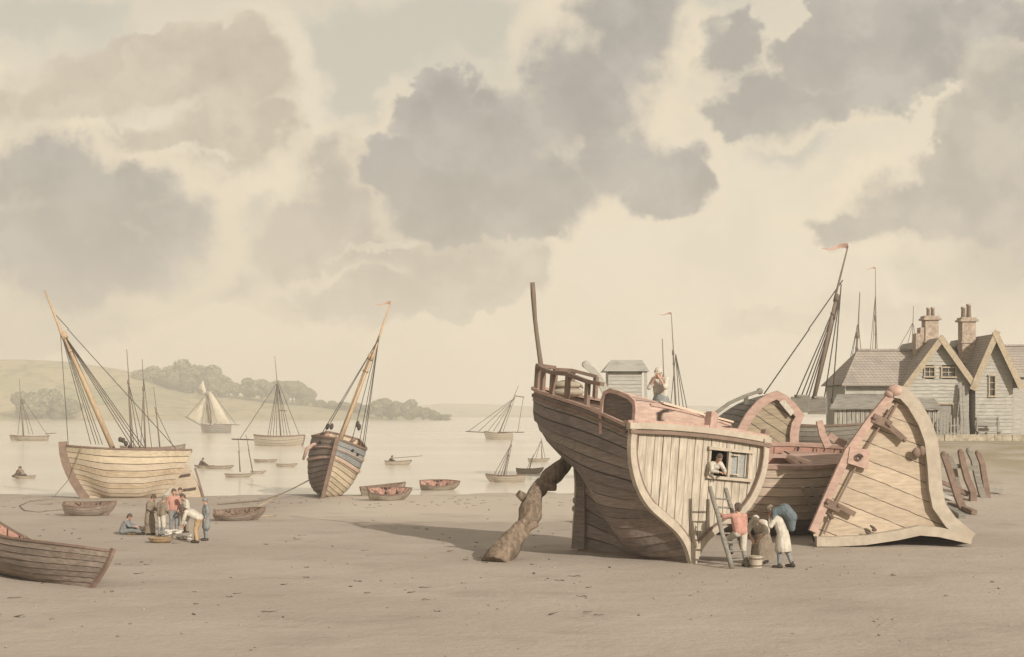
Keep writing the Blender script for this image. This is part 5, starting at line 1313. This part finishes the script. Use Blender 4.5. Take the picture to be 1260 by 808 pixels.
BEND = pose(pel=(-.12, 0, .90), che=(.20, 0, 1.10), nk=(.36, 0, 1.18), hd=(.50, 0, 1.20), sL=(.30, .18, 1.14), sR=(.30, -.18, 1.14), eL=(.38, .20, .88), eR=(.38, -.20, .88), wL=(.48, .14, .66), wR=(.48, -.14, .66),
            hL=(-.12, .09, .88), hR=(-.12, -.09, .88), kL=(-.03, .10, .48), kR=(.03, -.10, .48), aL=(-.08, .11, .08), aR=(.05, -.11, .08))
WASH = pose(pel=(-.16, 0, .84), che=(.12, 0, 1.06), nk=(.27, 0, 1.16), hd=(.40, 0, 1.20), sL=(.20, .18, 1.12), sR=(.20, -.18, 1.12), eL=(.30, .25, .88), eR=(.30, -.25, .88), wL=(.44, .10, .68), wR=(.44, -.10, .68),
            hL=(-.16, .09, .82), hR=(-.16, -.09, .82), kL=(-.04, .12, .46), kR=(-.04, -.12, .46), aL=(-.12, .12, .08), aR=(-.12, -.12, .08))
SIT = pose(pel=(0, 0, .14), che=(.14, 0, .46), nk=(.22, 0, .64), hd=(.31, 0, .76), sL=(.18, .17, .58), sR=(.18, -.17, .58), eL=(.36, .20, .40), eR=(.36, -.20, .40), wL=(.56, .10, .36), wR=(.56, -.10, .36),
           hL=(.02, .10, .14), hR=(.02, -.10, .14), kL=(.42, .14, .40), kR=(.46, -.14, .20), aL=(.74, .12, .10), aR=(.84, -.16, .09))
CLIMB = pose(pel=(0, 0, .95), che=(.05, .02, 1.28), nk=(.07, .03, 1.46), hd=(.12, .01, 1.60), sL=(.06, .19, 1.40), sR=(.06, -.17, 1.38), eL=(.22, .38, 1.36), eR=(.16, -.26, 1.14), wL=(.42, .40, 1.42), wR=(.34, -.16, 1.12),
             hL=(0, .10, .92), hR=(0, -.10, .92), kL=(.34, .13, .78), kR=(.02, -.11, .49), aL=(.30, .12, .40), aR=(-.06, -.12, .08))
CHINHAND = pose(che=(.03, 0, 1.27), nk=(.08, 0, 1.45), hd=(.16, 0, 1.57), sL=(.04, .19, 1.39), sR=(.04, -.19, 1.39), eL=(.24, .24, 1.16), eR=(.24, -.24, 1.16), wL=(.26, .07, 1.42), wR=(.26, -.07, 1.42))
CARRY = pose(che=(.10, 0, 1.24), nk=(.20, 0, 1.40), hd=(.30, 0, 1.50), sL=(.14, .18, 1.35), sR=(.14, -.18, 1.35), eL=(.24, .26, 1.12), eR=(.24, -.26, 1.12), wL=(.30, .14, 1.32), wR=(.30, -.14, 1.32), kL=(.08, .10, .49), kR=(-.06, -.10, .49), aL=(.05, .11, .08), aR=(-.22, -.11, .10))
def hand(mb, w, e, side):
    w = V(w); d = (w-V(e)).normalized(); up = V((0, 0, 1)) if abs(d.z) < .9 else V((1, 0, 0))
    a = d.cross(up).normalized(); b = a.cross(d).normalized()
    c = w+d*.055; mb.cap(w, c+d*.015, .028, .034, 8); mb.cap(c-a*.018, c+a*.018, .028, .028, 8)
    for i, l in ((-1.5, .062), (-.5, .078), (.5, .074), (1.5, .058)):
        r = c+d*.03+a*i*.019; k = r+d*l*.55-b*.012; t = k+d*l*.42-b*.03; mb.cap(r, k, .0105, .0098, 7); mb.cap(k, t, .0098, .0085, 7)
    s = side; r = w+d*.02+a*s*.03; mb.cap(r, r+a*s*.03+d*.035, .013, .012, 7); mb.cap(r+a*s*.03+d*.035, r+a*s*.036+d*.068-b*.01, .012, .009, 7)
def person(label, P, loc, face, top='shirt', topm='white', bot='breeches', botm='drab', head='hat', headm='umber', scale=1.0, group=None, apron=None, shoes='leather', look=None, hem=.3, legs=True):
    """face: direction looked towards, degrees in plan (0 = +x, right)"""
    root = thing('person', label, 'person', loc, (0, 0, R(face)), group); root.scale = (scale,)*3
    J = {k: V(v) for k, v in P.items()}
    hd = J['hd']; nd = (hd-J['nk']).normalized(); fw = V((1, 0, 0)); fw = (fw-nd*fw.dot(nd)*.8).normalized()
    if look is not None: fw = V(look).normalized()
    lt = nd.cross(fw).normalized()
    def hp(f, l, u): return hd+fw*f+lt*l+nd*u
    b = MB()
    b.cap(hp(-.012, 0, .03), hp(.0, 0, .02), .098, .09, 14); b.cap(hp(.022, 0, -.02), hp(.03, 0, -.075), .075, .048, 12)
    b.cap(hp(.09, 0, .005), hp(.118, 0, -.03), .014, .020, 8)                     # nose
    b.cap(hp(.085, .025, -.062), hp(.085, -.025, -.062), .013, .013, 8)            # lips
    for s in (1, -1): b.cap(hp(-.01, s*.088, .015), hp(-.015, s*.095, -.02), .022, .016, 8); b.cap(hp(.075, s*.018, .035), hp(.07, s*.052, .03), .014, .012, 7)
    b.cap(J['nk']-nd*.06, hd-nd*.04, .058, .052, 10)
    for s, q in ((1, 'L'), (-1, 'R')):
        b.cap(J['pel']+V((0, s*.07, 0)), J['che']+V((0, s*.08, 0)), .115, .125, 12); b.cap(J['che']+V((0, s*.08, 0)), J['s'+q]-V((0, s*.05, .02)), .12, .075, 12)
        b.cap(J['nk']-nd*.04, J['s'+q], .05, .055, 10); b.cap(J['s'+q], J['e'+q], .056, .043, 10); b.cap(J['e'+q], J['w'+q], .043, .028, 10); hand(b, J['w'+q], J['e'+q], s)
        if legs:
            b.cap(J['h'+q], J['k'+q], .088, .058, 12); km = J['k'+q].lerp(J['a'+q], .32)-V((.02, 0, 0)); b.cap(J['k'+q], km, .056, .058, 10); b.cap(km, J['a'+q], .056, .036, 10)
            b.cap(J['a'+q]-V((.03, 0, .03)), J['a'+q]+V((.15, s*.02, -.045)), .04, .03, 9)
    remesh(b, 'body', M['skin'], root)
    for s in (1, -1):
        e = MB(); e.ell(hp(.090, s*.034, .012), (.010, .010, .010), n=8, k=6); e.build('eye', M['eye'], root)
    t = MB(); ex = .022
    for s, q in ((1, 'L'), (-1, 'R')):
        t.cap(J['pel']+V((0, s*.07, .02)), J['che']+V((0, s*.08, 0)), .115+ex, .125+ex, 12); t.cap(J['che']+V((0, s*.08, 0)), J['s'+q]-V((0, s*.05, .02)), .12+ex, .075+ex, 12)
        t.cap(J['nk']-nd*.07, J['s'+q], .05+ex*.6, .055+ex, 10); t.cap(J['s'+q], J['e'+q], .056+ex, .046+ex, 10); t.cap(J['e'+q], J['w'+q].lerp(J['e'+q], .12 if top != 'rolled' else .8), .046+ex, .036+ex*.7, 10)
        if top == 'coat' and legs: t.cap(J['pel']+V((-.02, s*.07, 0)), J['h'+q].lerp(J['k'+q], .85)+V((-.03, s*.05, 0)), .135, .15, 12)
    remesh(t, 'coat' if top == 'coat' else 'shirt', M[topm], root, .014)
    if legs:
        l = MB()
        if bot in ('skirt', 'robe'):
            mid = (J['aL']+J['aR'])/2; z0 = .10; rows = []; n = 26
            pl = J['pel']
            for i in range(8):
                k = i/7; c = pl.lerp(V((mid.x, mid.y, z0)), k)+V((0, 0, .08*(1-k))); row = []
                for j in range(n+1):
                    a = 2*math.pi*j/n; r = (lerp(.155, hem, min(1, k*1.6)**.8))*(1+.09*k*math.sin(a*6+1)); row.append(c+V((r*math.cos(a)*.9, r*math.sin(a), 0)))
                rows.append(row)
            l.grid(rows, 0, True, flip=True); ins = [[p+(V((pl.x, pl.y, p.z))-p)*.06 for p in r] for r in rows]; l.grid(ins, 0, True); l.build('skirt', M[botm], root)
        else:
            for s, q in ((1, 'L'), (-1, 'R')):
                l.cap(J['pel']+V((0, s*.06, .02)), J['h'+q], .128, .115, 12); l.cap(J['h'+q], J['k'+q], .112, .085, 12)
                if bot == 'trousers': l.cap(J['k'+q], J['a'+q]+V((0, 0, .06)), .082, .068, 10)
                else: l.cap(J['k'+q], J['k'+q].lerp(J['a'+q], .14), .085, .075, 10)
            remesh(l, 'trousers' if bot == 'trousers' else 'breeches', M[botm], root, .014)
            if bot == 'breeches':
                for s, q in ((1, 'L'), (-1, 'R')):
                    st = MB(); km = J['k'+q].lerp(J['a'+q], .32)-V((.02, 0, 0)); st.cap(J['k'+q].lerp(J['a'+q], .1), km, .066, .066, 10); st.cap(km, J['a'+q], .066, .046, 10); st.build('stocking', M['white' if botm != 'white' else 'greyblue'], root)
        if shoes:
            for s, q in ((1, 'L'), (-1, 'R')):
                sh = MB(); a = J['a'+q]; sh.cap(a-V((.04, 0, .028)), a+V((.16, s*.025, -.04)), .054, .042, 10); sh.cap(a-V((0, 0, .02)), a+V((0, 0, .05)), .052, .05, 10); sh.build('shoe', M[shoes], root)
    if apron:
        ap = MB(); rows = []
        pl = J['pel']; mid = (J['aL']+J['aR'])/2
        for i in range(6):
            k = i/5; c = pl.lerp(V((mid.x, mid.y, .25)), k); r = lerp(.17, hem+.02, k**.8); rows.append([c+V((r*math.cos(a)*.9+.01, r*math.sin(a), .05*(1-k))) for a in [-1.0+2.0*j/10 for j in range(11)]])
        ap.grid(rows, 0, True, flip=True); ap.grid([[p-V((.012, 0, 0)) for p in r] for r in rows], 0, True); ap.build('apron', M[apron], root)
    h = MB()
    if head in ('hat', 'widehat'):
        br = .145 if head == 'hat' else .2
        h.tube([hp(-.01, 0, .050), hp(-.01, 0, .062)], [br, br*.96], 16); h.tube([hp(-.01, 0, .06), hp(-.015, 0, .13), hp(-.02, 0, .17)], [.108, .10, .07], 14); h.build('hat', M[headm], root)
        hr = MB(); hr.cap(hp(-.035, 0, .02), hp(-.05, 0, -.05), .092, .07, 12); remesh(hr, 'hair', M['hair'], root, .014)
    elif head == 'cap':
        h.cap(hp(-.02, 0, .05), hp(-.03, 0, .06), .108, .10, 14); h.cap(hp(-.05, 0, .0), hp(-.055, 0, -.04), .085, .06, 12); h.tube([hp(.0, 0, .055), hp(.0, 0, .035)], [.118, .12], 16); remesh(h, 'cap', M[headm], root, .012)
    else:
        h.cap(hp(-.022, 0, .05), hp(-.03, 0, .045), .105, .10, 14); h.cap(hp(-.05, 0, .0), hp(-.055, 0, -.07), .082, .055, 12)
        for s in (1, -1): h.cap(hp(-.03, s*.07, .03), hp(-.035, s*.075, -.03), .042, .03, 8)
        remesh(h, 'hair', M[headm if head == 'hair' else 'hair'], root, .012)
    return root
GRP = 'people standing round the catch on the sand'
def feet(px, py, dz=-.01): p = hit(px, py); p.z += dz; return p
person('person sitting on the sand in grey clothes, left of the standing group', SIT, feet(151, 657), -8, topm='greyblue', bot='trousers', botm='greyblue', head='hair', group=GRP, scale=.98)
person('person in a long drab robe and dark bonnet starting the standing group', LOOKDOWN, feet(184.5, 657.5), -15, top='coat', topm='drab', bot='skirt', botm='drab', head='cap', headm='umber', group=GRP, hem=.24)
person('person in drab jacket and white breeches seen from behind, second from left in the group', LOOKDOWN, feet(198.5, 660), 62, topm='drab', bot='breeches', botm='white', head='cap', headm='drab', group=GRP, scale=.98)
person('person in a pink red jacket and blue grey trousers facing us in the group', STAND, feet(214, 654), -75, topm='red', bot='trousers', botm='greyblue', head='hair', group=GRP, scale=1.06)
person('person standing farthest back in the group with only head and shoulders showing', STAND, feet(222, 647), -100, topm='drab', bot='trousers', botm='umber', head='hair', group=GRP, scale=1.0)
person('person in a white shirt leaning between the pink jacket and the bending figure', LOOKDOWN, feet(229, 655), 215, topm='white', bot='trousers', botm='drab', head='hair', group=GRP, scale=.99)
person('person bending low in white shirt and tan trousers over the catch', BEND, feet(241, 667), 172, topm='white', bot='trousers', botm='tancloth', head='hair', group=GRP, scale=1.06)
person('person upright in a slate grey coat at the right end of the group', STAND, feet(253.5, 664), 200, top='coat', topm='greyblue', bot='trousers', botm='greyblue', head='cap', headm='greyblue', group=GRP, scale=.97)
# catch on the sand
def heap(label, px, py, w, d, n, seed):
    o = gh(px, py, 0); t = thing('fish_pile', label, 'fish', o, group='fish lying before the people'); rnd = random.Random(seed)
    for i in range(n):
        a = rnd.uniform(0, 3.14); x = rnd.uniform(-w, w); y = rnd.uniform(-d, d); mb = MB(); z = .05+.05*(i % 3)
        mb.ell((x, y, z), (.20, .06, .05), (0, rnd.uniform(-.2, .2), a), n=10, k=6); e = V((math.cos(a), math.sin(a), 0)); q = V((-e.y, e.x, 0)); c = V((x, y, z))-e*.19
        mb.prism([c, c-e*.1+q*.07, c-e*.07, c-e*.1-q*.07], (0, 0, .012)); mb.build('fish', M['fish'], t)
heap('pile of silvery fish nearest the pink jacketed person', 211, 657, .3, .3, 9, 1); heap('heap of silvery fish under the bending person', 221, 663, .42, .25, 11, 2)
o = gh(198, 666.5, 0); bk = thing('flat_basket', 'flat oval wicker basket on the sand before the group', 'basket', o)
mb = MB(); mb.grid([[(.46*r*math.cos(a), .36*r*math.sin(a), z) for a in [2*math.pi*j/20 for j in range(21)]] for r, z in ((.02, .03), (.75, .03), (1, .16), (1.06, .16), (.8, 0), (.02, 0))], 0, True, flip=True); mb.build('tray', M['wicker'], bk)
mb = MB(); mb.tube([(.48*math.cos(2*math.pi*j/24), .375*math.sin(2*math.pi*j/24), .165) for j in range(25)], .022, 6); mb.build('rim', M['wicker'], bk)
o = gh(169, 653, 0); bk = thing('dark_sack', 'dark sack lying on the sand between the sitting person and the group', 'sack', o); mb = MB(); mb.ell((0, 0, .1), (.34, .2, .13), (0, .1, .3)); mb.ell((.28, .06, .1), (.14, .12, .09)); mb.build('cloth', M['umber'], bk)
o = gh(160, 657, 0); bk = thing('fishing_net', 'pale bundled net in the lap side of the sitting person', 'net', o); mb = MB(); mb.ell((0, 0, .12), (.30, .2, .16), (0, .2, .4)); mb.ell((.22, -.05, .09), (.22, .17, .11)); mb.build('mesh_bundle', M['wicker'], bk)

# ladder group
La, Lb_ = hit(900.5, 699), ray(873.5, 598, 44.55); Ra, Rb = hit(922.5, 693), ray(893, 600, 44.9)
Ra = La+(Rb-Lb_)*1.0; Ra.z = ground_z(Ra.x, Ra.y)
lad = thing('ladder', 'rough wooden ladder leaning against the pale stern of the big dark hull', 'ladder', (La+Ra)/2)
lo = lad.location
for a, b in ((La, Lb_), (Ra, Rb)): mb = MB(); d = (b-a)/6; mb.tube([a+d*i-lo+V((.015*math.sin(i*2), 0, 0)) for i in range(7)], [.085, .08, .078, .075, .075, .072, .07], 9, wob=.1); mb.build('rail', M['log'] if False else M['greywood'], lad)
for i in range(8):
    t = .10+.108*i; mb = MB(); mb.tube([La.lerp(Lb_, t)-lo+(La-Ra)*.04, Ra.lerp(Rb, t)-lo+(Ra-La)*.04], .032, 7); mb.build('rung', M['greywood'], lad)
G2 = 'people at the ladder by the big hull'
fp = hit(911, 697)
person('person in a pink shirt and white breeches stepping up the ladder, seen from behind', CLIMB, fp, 112, topm='red', bot='breeches', botm='white', head='hair', group=G2, scale=1.17)
person('person in a white cap bending over a bucket', WASH, feet(936, 692), -118, top='rolled', topm='white', bot='skirt', botm='drab', head='cap', headm='white', group=G2, scale=1.22, hem=.30)
person('person in white smock breeches stooping under a blue bundle', CARRY, feet(961, 698), 150, topm='white', bot='skirt', botm='white', head='hat', headm='drab', group=G2, scale=1.16, hem=.27) if False else None
cp_ = feet(963, 698)
carrier = person('person in white wide breeches stooping under a blue bundle', CARRY, cp_, 150, topm='white', bot='breeches', botm='white', head='hat', headm='drab', group=G2, scale=1.2)
mb = MB()   # wide knee-length slops
mb.grid([[V((-.01+r*math.cos(a)*.85, r*math.sin(a)*1.0, z)) for a in [2*math.pi*j/24 for j in range(25)]] for r, z in ((.15, 1.02), (.2, .85), (.245, .62), (.26, .46), (.24, .44), (.13, .95))], 0, True, flip=True); mb.build('wide_breeches', M['white'], carrier)
bo_ = ray(967, 636, cp_.y-.05)
bn = thing('cloth_bundle', 'slate blue cloth bundle slung over the back of the stooping person', 'bundle', bo_)
mb = MB(); mb.cap((-.42, 0, .22), (-.05, 0, .30), .16, .24, 12); mb.cap((-.05, 0, .30), (.20, .02, .02), .26, .25, 12); mb.cap((.20, .02, .02), (.23, 0, -.42), .23, .13, 12); mb.cap((-.42, -.05, .2), (-.5, -.1, -.1), .12, .08, 10)
remesh(mb, 'cloth', M['blue'], bn, .02, 4); bn.scale = (.82, .82, .82)
o = feet(930, 698, 0); bu = thing('wooden_bucket', 'round wooden bucket under the hands of the bending person', 'bucket', o)
mb = MB(); mb.tube([(0, 0, 0), (0, 0, .38)], [.19, .225], 20, cap=False); mb.tube([(0, 0, .38), (0, 0, .05)], [.205, .17], 20); mb.build('staves', M['trim'], bu)
for z, r in ((.08, .2), (.3, .222)): mb = MB(); mb.tube([(0, 0, z-.02), (0, 0, z+.02)], r, 20, cap=False); mb.build('hoop', M['iron'], bu)
# on deck and in the window
dp = hw((2.55, -0.65, 4.42))
person('person in a white cap and apron standing on the deck with hands at the chin', CHINHAND, dp, -120, top='rolled', topm='white', bot='skirt', botm='greyblue', head='cap', headm='white', scale=1.26, hem=.36)
wp = hw((0.12, -0.72, 2.05))
person('person leaning out of the stern window of the big dark hull', pose(che=(.30, 0, 1.14), nk=(.46, 0, 1.28), hd=(.58, 0, 1.40), pel=(.0, 0, .94), sL=(.40, .18, 1.22), sR=(.40, -.18, 1.22), eL=(.52, .25, 1.0), eR=(.52, -.25, 1.0), wL=(.70, .12, .96), wR=(.70, -.12, .96)), wp-V((0, 0, .0)), -60, topm='white', bot='trousers', botm='drab', head='hair', scale=1.05)
# far boatmen
def boatman(label, rb, px, topm, face, mb_py=None):
    t, Y = rb; p = ray(px, 560, Y); p.z = WATER+.12
    return person(label, SIT, p, face, topm=topm, bot='trousers', botm='umber', head='hair', group='people seated in small boats', scale=1.0)
boatman('person sitting in the left edge rowing boat, the one further left', rb_left, 20.5, 'umber', 0); boatman('person sitting in the left edge rowing boat, the one further right', rb_left, 29, 'drab', 180)
boatman('person sitting at the left end of the small rowing boat near the pale sloop stern', rb_mid, 246, 'umber', 0)
boatman('person rowing alone with a long oar in mid channel', rb_oar, 479, 'umber', 0)
t, Y = rb_oar; A_ = ray(482, 563, Y-.4); B_ = ray(520, 560, Y-.8); s = thing('long_oar', 'long thin oar held out by the rower in mid channel', 'oar', A_); mb = MB(); mb.tube([(0, 0, 0), B_-A_], .03, 6); mb.build('shaft', M['mastd'], s)
t, Y = sloop_c; p = ray(323, 541, Y); p.z -= .1
person('person seated at the left end of the moored sloop with the tall bare mast', SIT, p-V((0, 0, .25)), 180, topm='umber', bot='trousers', botm='umber', head='hair', group='people seated in small boats', scale=1.1)

# ---------------------------------------------------------------- shingle and weed on the sand
rnd = random.Random(5); mb = MB()
for i in range(420):
    t = rnd.random()
    if t < .55: px = rnd.uniform(-40, 1300); py = rnd.uniform(640, 830)
    elif t < .8: px = rnd.gauss(880, 170); py = rnd.uniform(655, 720)
    else: px = rnd.uniform(0, 700); py = rnd.uniform(606, 640)
    p = gh(px, py, .0); r = rnd.uniform(.015, .045)*(1.7 if rnd.random() < .06 else 1)
    mb.ell(p+V((0, 0, r*.15)), (r*rnd.uniform(.8, 1.5), r, r*.55), (0, 0, rnd.uniform(0, 3)), n=6, k=4)
tag(mb.build('shingle', plain('beach_pebbles', (0.28, .235, .19), .85, .5, 3)), None, None, kind='stuff')
mb = MB()
for i in range(260):
    px = rnd.uniform(-30, 760); py = rnd.gauss(617, 4) if rnd.random() < .6 else rnd.uniform(612, 760)
    p = gh(px, py, .012); a = rnd.uniform(0, 3.14); l = rnd.uniform(.1, .38)
    pts = [p+V((math.cos(a+.5*math.sin(k))*l*(k/4-.5), math.sin(a+.5*math.sin(k))*l*(k/4-.5), .01*math.sin(k*2))) for k in range(5)]
    mb.path(pts, .05, .014, taper=(1, .4))
tag(mb.build('seaweed', plain('dry_seaweed', (.07, .055, .038), .8, .4, 6)), None, None, kind='stuff')

# ---------------------------------------------------------------- haze
HAZE = 0.00068
mb = MB(); x, y0, y1, z0, z1 = 2700, -2600, 2700, -8, 110
mb.box((0, (y0+y1)/2, (z0+z1)/2), (2*x, y1-y0, z1-z0))
hm = bpy.data.materials.new('haze'); hm.use_nodes = True; tr = hm.node_tree; tr.nodes.clear()
on = tr.nodes.new('ShaderNodeOutputMaterial'); pv = tr.nodes.new('ShaderNodeVolumePrincipled'); pv.inputs['Density'].default_value = HAZE; pv.inputs['Color'].default_value = (.95, .92, .86, 1); pv.inputs['Anisotropy'].default_value = .3
tr.links.new(pv.outputs[0], on.inputs['Volume'])
tag(mb.build('haze', hm), None, None, kind='stuff')
